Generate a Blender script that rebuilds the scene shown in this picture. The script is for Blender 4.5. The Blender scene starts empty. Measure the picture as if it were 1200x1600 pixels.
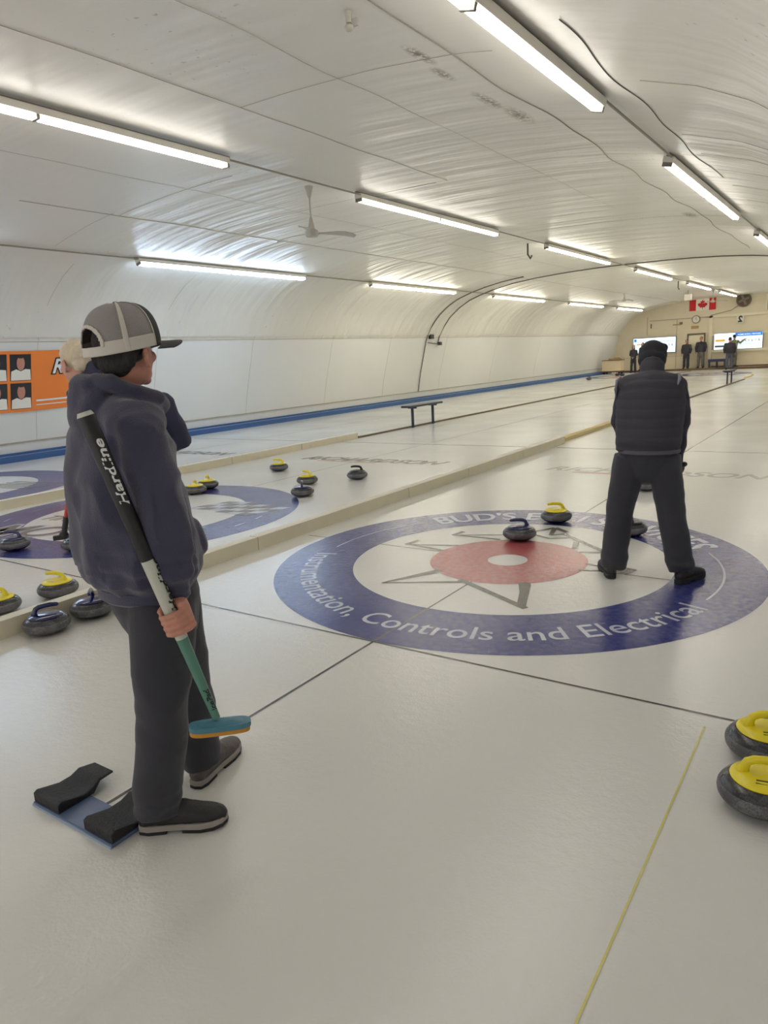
import bpy, math, random
import numpy as np
from mathutils import Vector, Matrix, noise
random.seed(7)
S = bpy.context.scene
C = S.collection
PI = math.pi

# ------------------------------------------------------------ camera, world, exposure
cam_data = bpy.data.cameras.new('camera')
cam_data.sensor_fit = 'VERTICAL'; cam_data.sensor_height = 24.0
cam_data.lens = 24.0 * 1103.36 / 1600.0
cam_data.clip_start = 0.05; cam_data.clip_end = 200
cam = bpy.data.objects.new('camera', cam_data); C.objects.link(cam)
yaw, pit, rol = 0.610226121, -0.212085158, -0.0538440261
f_ = Vector((-math.sin(yaw)*math.cos(pit), math.cos(yaw)*math.cos(pit), math.sin(pit)))
r0 = Vector((math.cos(yaw), math.sin(yaw), 0)); u0 = r0.cross(f_)
r_ = r0*math.cos(rol) + u0*math.sin(rol); u_ = -r0*math.sin(rol) + u0*math.cos(rol)
m4 = Matrix((r_, u_, -f_)).transposed().to_4x4(); m4.translation = Vector((2.28671432, -4.93236142, 1.59256256))
cam.matrix_world = m4
S.camera = cam
world = bpy.data.worlds.new('world'); S.world = world; world.use_nodes = True
world.node_tree.nodes['Background'].inputs[0].default_value = (1.0, 0.95, 0.90, 1)
world.node_tree.nodes['Background'].inputs[1].default_value = 0.6
S.view_settings.view_transform = 'Standard'; S.view_settings.look = 'None'
S.view_settings.gamma = 1; S.view_settings.use_curve_mapping = False
S.view_settings.exposure = 0.90
LAMP = 9.0
S.cycles.use_denoising = True
S.cycles.max_bounces = 8; S.cycles.diffuse_bounces = 5; S.cycles.caustics_reflective = False
S.cycles.sample_clamp_indirect = 4

# ------------------------------------------------------------ materials
def srgb(r, g, b):
    def l(c):
        c /= 255.0
        return c/12.92 if c <= .04045 else ((c+.055)/1.055)**2.4
    return (l(r), l(g), l(b), 1)
def mat(name, col, rough=.6, metal=0, spec=.5, bump=0, bscale=40, var=0, vscale=3, emit=0, coat=0, stretch=None, coord='Object', sheen=0):
    m = bpy.data.materials.new(name); m.use_nodes = True
    nt = m.node_tree; N = nt.nodes; L = nt.links; b = N['Principled BSDF']
    b.inputs['Base Color'].default_value = col
    b.inputs['Roughness'].default_value = rough; b.inputs['Metallic'].default_value = metal
    b.inputs['Specular IOR Level'].default_value = spec
    if coat: b.inputs['Coat Weight'].default_value = coat; b.inputs['Coat Roughness'].default_value = .08
    if sheen: b.inputs['Sheen Weight'].default_value = sheen
    if emit:
        b.inputs['Emission Color'].default_value = col; b.inputs['Emission Strength'].default_value = emit
    tc = N.new('ShaderNodeTexCoord')
    src = tc.outputs[coord]
    if stretch:
        mp = N.new('ShaderNodeMapping'); mp.inputs['Scale'].default_value = stretch
        L.new(src, mp.inputs[0]); src = mp.outputs[0]
    if var or not bump:
        n = N.new('ShaderNodeTexNoise'); n.inputs['Scale'].default_value = vscale; n.inputs['Detail'].default_value = 4
        L.new(src, n.inputs['Vector'])
        cr = N.new('ShaderNodeMixRGB'); cr.blend_type = 'MIX'
        v = var or .04
        cr.inputs[1].default_value = [max(0, c*(1-v)) for c in col[:3]] + [1]
        cr.inputs[2].default_value = [min(1, c*(1+v)) for c in col[:3]] + [1]
        L.new(n.outputs['Fac'], cr.inputs[0]); L.new(cr.outputs[0], b.inputs['Base Color'])
    if bump:
        n = N.new('ShaderNodeTexNoise'); n.inputs['Scale'].default_value = bscale; n.inputs['Detail'].default_value = 5
        L.new(src, n.inputs['Vector'])
        bp = N.new('ShaderNodeBump'); bp.inputs['Strength'].default_value = bump; bp.inputs['Distance'].default_value = .01
        L.new(n.outputs['Fac'], bp.inputs['Height']); L.new(bp.outputs[0], b.inputs['Normal'])
    return m
def ice(name, col, frost=.12):
    m = bpy.data.materials.new(name); m.use_nodes = True
    nt = m.node_tree; N = nt.nodes; L = nt.links; b = N['Principled BSDF']
    g = N.new('ShaderNodeNewGeometry')
    n1 = N.new('ShaderNodeTexNoise'); n1.inputs['Scale'].default_value = .8; n1.inputs['Detail'].default_value = 2
    n2 = N.new('ShaderNodeTexNoise'); n2.inputs['Scale'].default_value = 95; n2.inputs['Detail'].default_value = 3
    n3 = N.new('ShaderNodeTexNoise'); n3.inputs['Scale'].default_value = 22; n3.inputs['Detail'].default_value = 6
    for n in (n1, n2, n3): L.new(g.outputs['Position'], n.inputs['Vector'])
    r1 = N.new('ShaderNodeValToRGB'); r1.color_ramp.elements[0].position = .30; r1.color_ramp.elements[1].position = .85
    L.new(n1.outputs['Fac'], r1.inputs[0])
    r3 = N.new('ShaderNodeValToRGB'); r3.color_ramp.elements[0].position = .3; r3.color_ramp.elements[1].position = .85
    L.new(n3.outputs['Fac'], r3.inputs[0])
    mu = N.new('ShaderNodeMath'); mu.operation = 'MULTIPLY'; L.new(r1.outputs[0], mu.inputs[0]); L.new(r3.outputs[0], mu.inputs[1])
    ms = N.new('ShaderNodeMath'); ms.operation = 'MULTIPLY'; L.new(mu.outputs[0], ms.inputs[0]); ms.inputs[1].default_value = frost
    mx = N.new('ShaderNodeMixRGB'); mx.inputs[1].default_value = col; mx.inputs[2].default_value = (.8, .8, .82, 1)
    L.new(ms.outputs[0], mx.inputs[0]); L.new(mx.outputs[0], b.inputs['Base Color'])
    mr = N.new('ShaderNodeMapRange'); mr.inputs['To Min'].default_value = .17; mr.inputs['To Max'].default_value = .26
    L.new(r1.outputs[0], mr.inputs['Value']); L.new(mr.outputs[0], b.inputs['Roughness'])
    b.inputs['Specular IOR Level'].default_value = .5
    bp = N.new('ShaderNodeBump'); bp.inputs['Strength'].default_value = .45; bp.inputs['Distance'].default_value = .002
    L.new(n2.outputs['Fac'], bp.inputs['Height'])
    bp2 = N.new('ShaderNodeBump'); bp2.inputs['Strength'].default_value = .4; bp2.inputs['Distance'].default_value = .005
    L.new(n3.outputs['Fac'], bp2.inputs['Height']); L.new(bp.outputs[0], bp2.inputs['Normal'])
    L.new(bp2.outputs[0], b.inputs['Normal'])
    return m
def ceiling_mat():
    m = bpy.data.materials.new('glossy_white_liner'); m.use_nodes = True
    nt = m.node_tree; N = nt.nodes; L = nt.links; b = N['Principled BSDF']
    g = N.new('ShaderNodeNewGeometry')
    def noise_(scale, st, det=4):
        mp = N.new('ShaderNodeMapping'); mp.inputs['Scale'].default_value = st
        L.new(g.outputs['Position'], mp.inputs[0])
        n = N.new('ShaderNodeTexNoise'); n.inputs['Scale'].default_value = scale; n.inputs['Detail'].default_value = det
        L.new(mp.outputs[0], n.inputs['Vector']); return n.outputs['Fac']
    big = noise_(.5, (1, 1, 1)); spots = noise_(14, (1, 1, 1), 6); spotmask = noise_(.35, (1, 1, 1), 2)
    cr = N.new('ShaderNodeMixRGB'); cr.inputs[1].default_value = srgb(224, 221, 212); cr.inputs[2].default_value = srgb(236, 233, 225)
    L.new(big, cr.inputs[0])
    rp = N.new('ShaderNodeValToRGB'); rp.color_ramp.elements[0].position = .66; rp.color_ramp.elements[1].position = .72
    L.new(spots, rp.inputs[0])
    rm = N.new('ShaderNodeValToRGB'); rm.color_ramp.elements[0].position = .52; rm.color_ramp.elements[1].position = .62
    L.new(spotmask, rm.inputs[0])
    mm = N.new('ShaderNodeMath'); mm.operation = 'MULTIPLY'; L.new(rp.outputs[0], mm.inputs[0]); L.new(rm.outputs[0], mm.inputs[1])
    m2 = N.new('ShaderNodeMath'); m2.operation = 'MULTIPLY'; L.new(mm.outputs[0], m2.inputs[0]); m2.inputs[1].default_value = .55
    grain = noise_(30, (1, 1, 1), 6); acc = m2.outputs[0]
    for (sx0, sy0, rx, ry) in ((-1.0, .63, .05, .20), (-1.06, 1.12, .05, .15), (-1.06, 2.02, .06, .25), (-1.0, 2.62, .08, .28), (-.2, 9.2, .1, .35), (-.9, 10.4, .1, .3)):
        mp = N.new('ShaderNodeMapping'); mp.inputs['Location'].default_value = (-sx0/rx, -sy0/ry, 0); mp.inputs['Scale'].default_value = (1/rx, 1/ry, 0)
        L.new(g.outputs['Position'], mp.inputs[0])
        ln_ = N.new('ShaderNodeVectorMath'); ln_.operation = 'LENGTH'; L.new(mp.outputs[0], ln_.inputs[0])
        fr_ = N.new('ShaderNodeMapRange'); fr_.inputs['From Min'].default_value = 1.5; fr_.inputs['From Max'].default_value = .2; L.new(ln_.outputs['Value'], fr_.inputs['Value'])
        gr = N.new('ShaderNodeMapRange'); gr.inputs['From Min'].default_value = .40; gr.inputs['From Max'].default_value = .50; L.new(grain, gr.inputs['Value'])
        q = N.new('ShaderNodeMath'); q.operation = 'MULTIPLY'; L.new(fr_.outputs[0], q.inputs[0]); L.new(gr.outputs[0], q.inputs[1])
        q2 = N.new('ShaderNodeMath'); q2.operation = 'MAXIMUM'; L.new(acc, q2.inputs[0]); L.new(q.outputs[0], q2.inputs[1]); acc = q2.outputs[0]
    mx = N.new('ShaderNodeMixRGB'); mx.inputs[2].default_value = srgb(120, 105, 85)
    L.new(cr.outputs[0], mx.inputs[1]); L.new(acc, mx.inputs[0]); L.new(mx.outputs[0], b.inputs['Base Color'])
    b.inputs['Roughness'].default_value = .38; b.inputs['Specular IOR Level'].default_value = .45
    fold = noise_(1, (.30, 2.6, .30), 2); fine = noise_(9, (1, 1, 1), 4)
    sx = N.new('ShaderNodeSeparateXYZ'); L.new(g.outputs['Position'], sx.inputs[0])
    yr = N.new('ShaderNodeMapRange'); yr.interpolation_type = 'SMOOTHSTEP'
    yr.inputs['From Min'].default_value = .5; yr.inputs['From Max'].default_value = 8; yr.inputs['To Min'].default_value = .22; yr.inputs['To Max'].default_value = 1.0
    L.new(sx.outputs['Y'], yr.inputs['Value'])
    pm = noise_(.45, (1, .6, 1), 1); pr = N.new('ShaderNodeMapRange'); pr.inputs['From Min'].default_value = .35; pr.inputs['From Max'].default_value = .62
    pr.inputs['To Min'].default_value = .25; L.new(pm, pr.inputs['Value'])
    sm_ = N.new('ShaderNodeMath'); sm_.operation = 'MULTIPLY'; L.new(yr.outputs[0], sm_.inputs[0]); L.new(pr.outputs[0], sm_.inputs[1])
    bp = N.new('ShaderNodeBump'); bp.inputs['Distance'].default_value = .21; L.new(sm_.outputs[0], bp.inputs['Strength'])
    L.new(fold, bp.inputs['Height'])
    b2 = N.new('ShaderNodeBump'); b2.inputs['Strength'].default_value = .25; b2.inputs['Distance'].default_value = .008
    L.new(fine, b2.inputs['Height']); L.new(bp.outputs[0], b2.inputs['Normal']); L.new(b2.outputs[0], b.inputs['Normal'])
    return m
def granite_mat(name, c0, c1, rough):
    m = mat(name, c0, rough)
    nt = m.node_tree; N = nt.nodes; L = nt.links; b = N['Principled BSDF']
    tc = N.new('ShaderNodeTexCoord'); n = N.new('ShaderNodeTexNoise'); n.inputs['Scale'].default_value = 160; n.inputs['Detail'].default_value = 3
    n2 = N.new('ShaderNodeTexNoise'); n2.inputs['Scale'].default_value = 14; n2.inputs['Detail'].default_value = 5
    L.new(tc.outputs['Object'], n.inputs['Vector']); L.new(tc.outputs['Object'], n2.inputs['Vector'])
    ad = N.new('ShaderNodeMath'); ad.operation = 'ADD'; L.new(n.outputs['Fac'], ad.inputs[0]); L.new(n2.outputs['Fac'], ad.inputs[1])
    r = N.new('ShaderNodeValToRGB'); r.color_ramp.elements[0].position = .42*2; r.color_ramp.elements[1].position = 1.0
    r.color_ramp.elements[0].position = .85; r.color_ramp.elements[0].color = c0; r.color_ramp.elements[1].color = c1
    hf = N.new('ShaderNodeMath'); hf.operation = 'MULTIPLY'; hf.inputs[1].default_value = .9
    L.new(ad.outputs[0], hf.inputs[0]); L.new(hf.outputs[0], r.inputs[0]); L.new(r.outputs[0], b.inputs['Base Color'])
    return m

M = {}
M['ice'] = ice('ice_white', srgb(222, 222, 217), .35)
M['ice_blue'] = ice('ice_paint_blue', srgb(44, 50, 124), .25)
M['ice_red'] = ice('ice_paint_red', srgb(168, 78, 80), .45)
M['ice_line'] = ice('ice_line_dark', srgb(84, 80, 78), .2)
M['ice_grey'] = ice('ice_paint_grey', srgb(96, 93, 86), .2)
M['ice_faint'] = ice('ice_line_faint', srgb(150, 147, 140), .2)
M['ice_fainter'] = ice('ice_paint_pale_grey', srgb(190, 188, 181), .2)
M['ice_letter'] = ice('ice_paint_white', srgb(196, 200, 214), .2)
M['ice_yellow'] = ice('ice_line_yellow', srgb(214, 206, 120), .2)
M['ice_orange'] = ice('ice_paint_orange', srgb(214, 176, 150), .2)
M['ceiling'] = ceiling_mat()
M['wall'] = mat('wall_paint', srgb(224, 224, 221), .45, bump=.25, bscale=3, var=.03, vscale=1)
M['backwall'] = mat('back_wall_paint', srgb(222, 212, 188), .6, var=.05, vscale=2, bump=.1, bscale=6)
M['trimc'] = mat('cream_trim_paint', srgb(232, 224, 200), .5)
M['darktrim'] = mat('dark_groove', srgb(110, 100, 84), .7)
M['seam'] = mat('seam_line', srgb(176, 168, 150), .7)
M['blueboard'] = mat('blue_board_paint', srgb(46, 84, 136), .45, var=.12, vscale=6)
M['blueledge'] = mat('pale_blue_ledge', srgb(130, 150, 172), .35, var=.1, vscale=5)
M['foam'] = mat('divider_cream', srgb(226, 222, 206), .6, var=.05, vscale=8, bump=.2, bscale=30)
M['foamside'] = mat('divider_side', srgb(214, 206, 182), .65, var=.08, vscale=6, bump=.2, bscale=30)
M['lumber'] = mat('yellow_lumber', srgb(206, 186, 128), .6, var=.15, vscale=10)
M['strip'] = mat('brown_strip', srgb(118, 104, 84), .7, var=.2, vscale=9)
M['white_metal'] = mat('white_enamel', srgb(226, 222, 212), .4)
M['fan_white'] = mat('fan_enamel', srgb(190, 186, 176), .4)
M['bracket'] = mat('grey_bracket', srgb(130, 124, 114), .5)
M['conduit'] = mat('conduit_pipe', srgb(150, 144, 130), .45)
M['cable'] = mat('grey_cable', srgb(96, 90, 80), .6)
M['blackplastic'] = mat('black_plastic', srgb(34, 34, 38), .45)
M['tube_cool'] = mat('tube_cool', (.62, .78, 1, 1), .5, emit=LAMP*2.3)
M['tube_neutral'] = mat('tube_neutral', (1, .95, .89, 1), .5, emit=LAMP)
M['tube_warm'] = mat('tube_warm', (1, .955, .83, 1), .5, emit=LAMP*1.9)
M['granite'] = granite_mat('grey_granite', srgb(48, 48, 52), srgb(76, 76, 80), .25)
M['granite_band'] = granite_mat('striking_band_granite', srgb(80, 79, 82), srgb(112, 111, 114), .55)
M['yellow'] = mat('yellow_handle', srgb(232, 214, 40), .3, spec=.5)
M['navyh'] = mat('navy_handle', srgb(24, 30, 84), .18, coat=.6)
M['blackh'] = mat('black_handle', srgb(20, 20, 26), .25)
M['mark'] = mat('handle_marking', srgb(60, 58, 30), .5)
M['rubber'] = mat('black_rubber', srgb(34, 34, 38), .6, bump=.4, bscale=90, var=.2, vscale=30)
M['hackbase'] = mat('hack_blue_plate', srgb(88, 104, 138), .35, var=.25, vscale=25)
M['hackedge'] = mat('hack_edge', srgb(150, 166, 190), .4)
M['hoodie'] = mat('navy_fleece', srgb(62, 61, 84), .9, bump=.35, bscale=260, var=.12, vscale=7, sheen=.35)
M['trouser'] = mat('black_trouser_cloth', srgb(53, 53, 62), .85, bump=.2, bscale=300, var=.1, vscale=6, sheen=.15)
M['jacket'] = mat('navy_jacket_cloth', srgb(44, 46, 74), .7, bump=.2, bscale=200, var=.12, vscale=6)
M['vest'] = mat('charcoal_vest_cloth', srgb(53, 50, 61), .75, bump=.15, bscale=220, var=.15, vscale=5)
M['sleeve'] = mat('black_sleeve_cloth', srgb(46, 46, 58), .75, bump=.15, bscale=220)
M['piping'] = mat('grey_piping', srgb(122, 124, 142), .6)
M['greyshirt'] = mat('grey_shirt_cloth', srgb(84, 84, 92), .8)
M['knit'] = mat('black_knit', srgb(44, 44, 50), .95, bump=.6, bscale=160)
M['skin'] = mat('skin_tone', srgb(192, 134, 116), .5, bump=.08, bscale=120, var=.08, vscale=12)
M['skin_pale'] = mat('skin_pale', srgb(206, 156, 138), .5, var=.08, vscale=12)
M['eye'] = mat('eye_white', srgb(225, 222, 215), .2)
M['hair'] = mat('dark_hair', srgb(34, 30, 30), .7, bump=.7, bscale=120, stretch=(1, 1, .25))
M['hair_white'] = mat('white_blond_hair', srgb(214, 200, 178), .7, bump=.8, bscale=90, var=.15, vscale=40, stretch=(1, 1, .3))
M['hair_brown'] = mat('brown_hair', srgb(62, 46, 38), .7, bump=.5, bscale=60)
M['capmesh'] = mat('cap_mesh_grey', srgb(172, 166, 166), .8, bump=.8, bscale=420)
M['capwhite'] = mat('cap_white_band', srgb(206, 200, 192), .7)
M['capblack'] = mat('cap_black', srgb(30, 31, 36), .75)
M['shoe'] = mat('black_shoe_leather', srgb(38, 37, 38), .6, bump=.3, bscale=80)
M['shoe_grey'] = mat('grey_shoe_leather', srgb(92, 86, 82), .6, bump=.3, bscale=80)
M['sole'] = mat('grey_sole', srgb(150, 144, 138), .6)
M['soleblack'] = mat('black_sole', srgb(28, 28, 30), .6)
M['shaft_black'] = mat('shaft_black_grip', srgb(24, 24, 28), .4)
M['shaft_white'] = mat('shaft_white', srgb(196, 198, 186), .3)
M['shaft_green'] = mat('shaft_green', srgb(84, 132, 116), .3)
M['shaft_red'] = mat('shaft_red', srgb(196, 44, 40), .3)
M['padteal'] = mat('brush_teal', srgb(70, 126, 146), .4, var=.25, vscale=14)
M['padorange'] = mat('brush_orange', srgb(196, 140, 52), .7)
M['white_print'] = mat('white_print', srgb(232, 232, 232), .5)
M['black_print'] = mat('black_print', srgb(26, 26, 28), .5)
M['orange'] = mat('banner_orange', srgb(236, 130, 50), .5, var=.05, vscale=2)
M['banner_dark'] = mat('banner_photo_dark', srgb(38, 40, 44), .5)
M['flag_red'] = mat('flag_red', srgb(196, 34, 40), .7)
M['flag_white'] = mat('flag_white', srgb(236, 232, 222), .7)
M['woodsign'] = mat('wood_sign', srgb(178, 140, 86), .6, var=.2, vscale=20)
M['crate'] = mat('crate_board', srgb(214, 196, 166), .6, var=.08, vscale=8)
M['bench'] = mat('bench_dark_blue', srgb(44, 50, 66), .45)
M['benchblue'] = mat('bench_navy', srgb(48, 50, 96), .5)
M['platform'] = mat('platform_top', srgb(196, 184, 156), .7)
M['brown'] = mat('brown_edge', srgb(96, 72, 54), .6)
M['screen'] = mat('screen_white', (.78, .90, 1, 1), .3, emit=.42)
M['screen_blue'] = mat('screen_blue', srgb(30, 110, 200), .3, emit=.45)
M['screen_navy'] = mat('screen_navy', srgb(30, 60, 70), .3, emit=.2)
M['screen_gold'] = mat('screen_gold', srgb(206, 160, 60), .3, emit=.35)
M['screen_grey'] = mat('screen_grey', srgb(110, 120, 130), .3, emit=.2)
M['olive'] = mat('olive_jacket_cloth', srgb(120, 124, 96), .8)
M['jeans'] = mat('grey_jeans', srgb(84, 86, 104), .8)
M['greytrouser'] = mat('grey_trousers', srgb(104, 98, 92), .8)

# ------------------------------------------------------------ mesh helpers
class MB:
    def __init__(s): s.v = []; s.f = []
    def add(s, V, F):
        n = len(s.v); s.v += [tuple(map(float, v)) for v in V]; s.f += [tuple(i+n for i in f) for f in F]; return s
    def box(s, c, d, R=None):
        V = []
        for z in (-.5, .5):
            for x, y in ((-.5, -.5), (.5, -.5), (.5, .5), (-.5, .5)):
                p = Vector((x*d[0], y*d[1], z*d[2]))
                if R is not None: p = R @ p
                V.append((p[0]+c[0], p[1]+c[1], p[2]+c[2]))
        return s.add(V, [(3, 2, 1, 0), (4, 5, 6, 7), (0, 1, 5, 4), (1, 2, 6, 5), (2, 3, 7, 6), (3, 0, 4, 7)])
    def tube(s, P, R, n=16, ref=(0, 0, 1), caps=True, dome=False):
        P = [Vector(p) for p in P]; k = len(P); V = []; ref = Vector(ref)
        if not isinstance(R, (list, tuple)): R = [R]*k
        R = [(r, r) if not isinstance(r, (list, tuple)) else r for r in R]
        if dome:  # rounded ends
            a = (P[1]-P[0]).normalized(); b = (P[-1]-P[-2]).normalized(); ra = max(R[0]); rb = max(R[-1])
            P = [P[0]-a*ra*.85, P[0]-a*ra*.5] + P + [P[-1]+b*rb*.5, P[-1]+b*rb*.85]
            R = [(R[0][0]*.35, R[0][1]*.35), (R[0][0]*.8, R[0][1]*.8)] + R + [(R[-1][0]*.8, R[-1][1]*.8), (R[-1][0]*.35, R[-1][1]*.35)]
            k = len(P)
        for i in range(k):
            t = (P[min(i+1, k-1)]-P[max(i-1, 0)]).normalized()
            a = ref - t*ref.dot(t)
            if a.length < 1e-3: a = Vector((1, 0, 0)) - t*t[0]
            a.normalize(); b = t.cross(a)
            for j in range(n):
                th = 2*PI*j/n
                V.append(P[i] + a*R[i][0]*math.cos(th) + b*R[i][1]*math.sin(th))
        F = [(i*n+j, i*n+(j+1) % n, (i+1)*n+(j+1) % n, (i+1)*n+j) for i in range(k-1) for j in range(n)]
        if caps: F += [tuple(range(n-1, -1, -1)), tuple((k-1)*n+j for j in range(n))]
        return s.add(V, F)
    def ell(s, c, r, R=None, n=20, m=12):
        V = []; c = Vector(c)
        for i in range(1, m):
            for j in range(n):
                a = PI*i/m; b = 2*PI*j/n
                p = Vector((r[0]*math.sin(a)*math.cos(b), r[1]*math.sin(a)*math.sin(b), r[2]*math.cos(a)))
                V.append(c + (R @ p if R is not None else p))
        top = Vector((0, 0, r[2])); V.append(c + (R @ top if R is not None else top)); V.append(c - (R @ top if R is not None else top))
        F = [((i+1)*n+j, (i+1)*n+(j+1) % n, i*n+(j+1) % n, i*n+j) for i in range(m-2) for j in range(n)]
        t = (m-1)*n
        F += [(j, (j+1) % n, t) for j in range(n)] + [((m-2)*n+(j+1) % n, (m-2)*n+j, t+1) for j in range(n)]
        return s.add(V, F)
    def lathe(s, prof, n=40, c=(0, 0, 0), caps=True):
        V = [(c[0]+r*math.cos(2*PI*j/n), c[1]+r*math.sin(2*PI*j/n), c[2]+z) for r, z in prof for j in range(n)]
        k = len(prof)
        F = [(i*n+j, i*n+(j+1) % n, (i+1)*n+(j+1) % n, (i+1)*n+j) for i in range(k-1) for j in range(n)]
        if caps: F += [tuple(range(n-1, -1, -1)), tuple((k-1)*n+j for j in range(n))]
        return s.add(V, F)
    def prism(s, poly, fn, h0, h1):   # poly of (a,b), fn(a,b,h) -> xyz
        k = len(poly); V = [fn(a, b, h0) for a, b in poly] + [fn(a, b, h1) for a, b in poly]
        F = [tuple(range(k-1, -1, -1)), tuple(range(k, 2*k))] + [(i, (i+1) % k, k+(i+1) % k, k+i) for i in range(k)]
        return s.add(V, F)
    def flat(s, poly, z):
        return s.add([(a, b, z) for a, b in poly], [tuple(range(len(poly)))])
    def stroke(s, p, q, w0, w1, z):
        p = Vector(p); q = Vector(q); d = (q-p).normalized(); n = Vector((-d[1], d[0]))
        return s.flat([p-n*w0/2, q-n*w1/2, q+n*w1/2, p+n*w0/2], z)
    def ring(s, c, r0, r1, z, a0=0, a1=2*PI, n=128):
        full = abs(a1-a0-2*PI) < 1e-6; k = n if full else n+1
        V = []
        for i in range(k):
            a = a0+(a1-a0)*i/n
            V += [(c[0]+r0*math.cos(a), c[1]+r0*math.sin(a), z), (c[0]+r1*math.cos(a), c[1]+r1*math.sin(a), z)]
        return s.add(V, [(2*i, 2*i+1, (2*((i+1) % k))+1, 2*((i+1) % k)) for i in range(n)])
def link(name, me, m, parent=None, smooth=True):
    o = bpy.data.objects.new(name, me); C.objects.link(o)
    if m is not None:
        me.materials.clear()
        for mm in (m if isinstance(m, (list, tuple)) else [m]): me.materials.append(mm)
    if smooth:
        me.polygons.foreach_set('use_smooth', [True]*len(me.polygons))
        try: me.set_sharp_from_angle(angle=math.radians(40))
        except Exception: pass
    if parent is not None: o.parent = parent
    return o
def mesh(mb, name='m'):
    me = bpy.data.meshes.new(name); me.from_pydata(mb.v, [], mb.f); me.update(); return me
def obj(name, mb, m, parent=None, smooth=True, bevel=0):
    o = link(name, mesh(mb, name), m, parent, smooth)
    if bevel:
        b = o.modifiers.new('bevel', 'BEVEL'); b.width = bevel; b.segments = 2; b.limit_method = 'ANGLE'
    return o
def evaluated(o):
    dg = bpy.context.evaluated_depsgraph_get(); dg.update()
    return bpy.data.meshes.new_from_object(o.evaluated_get(dg))
def voxel(name, mb, m, parent=None, size=.008, smooth=6, disp=None, decimate=None):
    me = mesh(mb, name); o = bpy.data.objects.new(name+'_tmp', me); C.objects.link(o)
    md = o.modifiers.new('r', 'REMESH'); md.mode = 'VOXEL'; md.voxel_size = size
    sm = o.modifiers.new('s', 'SMOOTH'); sm.iterations = smooth; sm.factor = .5
    new = evaluated(o)
    bpy.data.objects.remove(o); bpy.data.meshes.remove(me)
    if disp:
        n = len(new.vertices); co = np.empty(n*3); new.vertices.foreach_get('co', co); co = co.reshape(-1, 3)
        no = np.empty(n*3); new.vertices.foreach_get('normal', no); no = no.reshape(-1, 3)
        d = np.array([disp(Vector(p), Vector(q)) for p, q in zip(co, no)])
        if d.ndim == 1: co = co + no*d[:, None]
        else: co = co + d
        new.vertices.foreach_set('co', co.ravel()); new.update()
    new.name = name
    o = link(name, new, m, parent)
    try: new.set_sharp_from_angle(angle=PI)
    except Exception: pass
    return o
def wrinkle(amp=.006, s=(7, 7, 7), off=0, extra=None):
    def f(p, n):
        q = Vector((p[0]*s[0]+off, p[1]*s[1]-off, p[2]*s[2]))
        v = amp*(1-2*abs(noise.noise(q))*1.6) + amp*.5*noise.noise(q*2.3)
        v -= amp*.4
        if extra: v += extra(p, n)
        return v
    return f
def text_mb(body, size, fn, bold=0, shear=0, align='CENTER', sub=True):
    cu = bpy.data.curves.new('t', 'FONT'); cu.body = body; cu.size = size; cu.align_x = align; cu.offset = bold; cu.shear = shear
    cu.resolution_u = 4
    o = bpy.data.objects.new('t', cu); C.objects.link(o)
    me = evaluated(o); bpy.data.objects.remove(o); bpy.data.curves.remove(cu)
    mb = MB(); mb.add([fn(v.co[0], v.co[1]) for v in me.vertices], [tuple(p.vertices) for p in me.polygons])
    bpy.data.meshes.remove(me); return mb
def tag(o, label=None, cat=None, group=None, kind=None):
    if label: o['label'] = label
    if cat: o['category'] = cat
    if group: o['group'] = group
    if kind: o['kind'] = kind
    return o
def thing(name, label, cat, loc=(0, 0, 0), rz=0, group=None):
    o = bpy.data.objects.new(name, None); C.objects.link(o); o.location = loc; o.rotation_euler = (0, 0, rz)
    o.empty_display_size = .2
    return tag(o, label, cat, group)
def struct(name, mb, m, parent=None, smooth=False):
    return tag(obj(name, mb, m, parent, smooth), kind='structure')
def dup(root, loc, rz, label=None, group=None):
    r = root.copy(); C.objects.link(r); r.location = loc; r.rotation_euler = (0, 0, rz)
    if label: r['label'] = label
    if group: r['group'] = group
    for ch in list(root.children):
        c = ch.copy(); C.objects.link(c); c.parent = r
        for g in ch.children:
            d = g.copy(); C.objects.link(d); d.parent = c
    return r

# ------------------------------------------------------------ the building
XC = -4.55
UU = [0, 1, 2, 3, 3.85, 4.5, 5.0, 5.5, 5.9, 6.4, 6.7, 6.9, 7.25, 7.36, 7.40]
ZZ = [4.17, 4.16, 4.13, 4.07, 3.98, 3.86, 3.74, 3.58, 3.38, 3.0, 2.64, 2.30, .95, .35, 0]
def H(x): return float(np.interp(abs(x-XC), UU, ZZ))
def UofZ(z): return float(np.interp(z, ZZ[::-1], UU[::-1]))
Y0, Y1 = -9.0, 42.0
mb = MB(); mb.add([(XC-7.6, Y0, 0), (XC+7.6, Y0, 0), (XC+7.6, Y1+.1, 0), (XC-7.6, Y1+.1, 0)], [(0, 1, 2, 3)])
mb.add([(XC-7.6, Y0, -.2), (XC+7.6, Y0, -.2), (XC+7.6, Y1+.1, -.2), (XC-7.6, Y1+.1, -.2)], [(3, 2, 1, 0)])
struct('floor', mb, M['ice'])
def shell(us, sgn, nm, material):
    V = []; F = []
    ys = list(np.linspace(Y0, Y1+.15, 60)); n = len(us)
    for y in ys:
        for u, z in us: V.append((XC+sgn*u, y, z))
    for y in ys:
        for u, z in us: V.append((XC+sgn*(u+.08), y, z+.08))
    k = len(ys)
    for i in range(k-1):
        for j in range(n-1):
            a = i*n+j; F.append((a, a+1, a+n+1, a+n)); b = a+k*n; F.append((b, b+n, b+n+1, b+1))
    m = MB(); m.add(V, F); return struct(nm, m, material, smooth=True)
prof = list(zip(UU, ZZ))
upper = [p for p in prof if p[1] >= 2.3]
full_up = [(-u, z) for u, z in upper[::-1][:-1]] + upper
shell(full_up, 1, 'ceiling', M['ceiling'])
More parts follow.
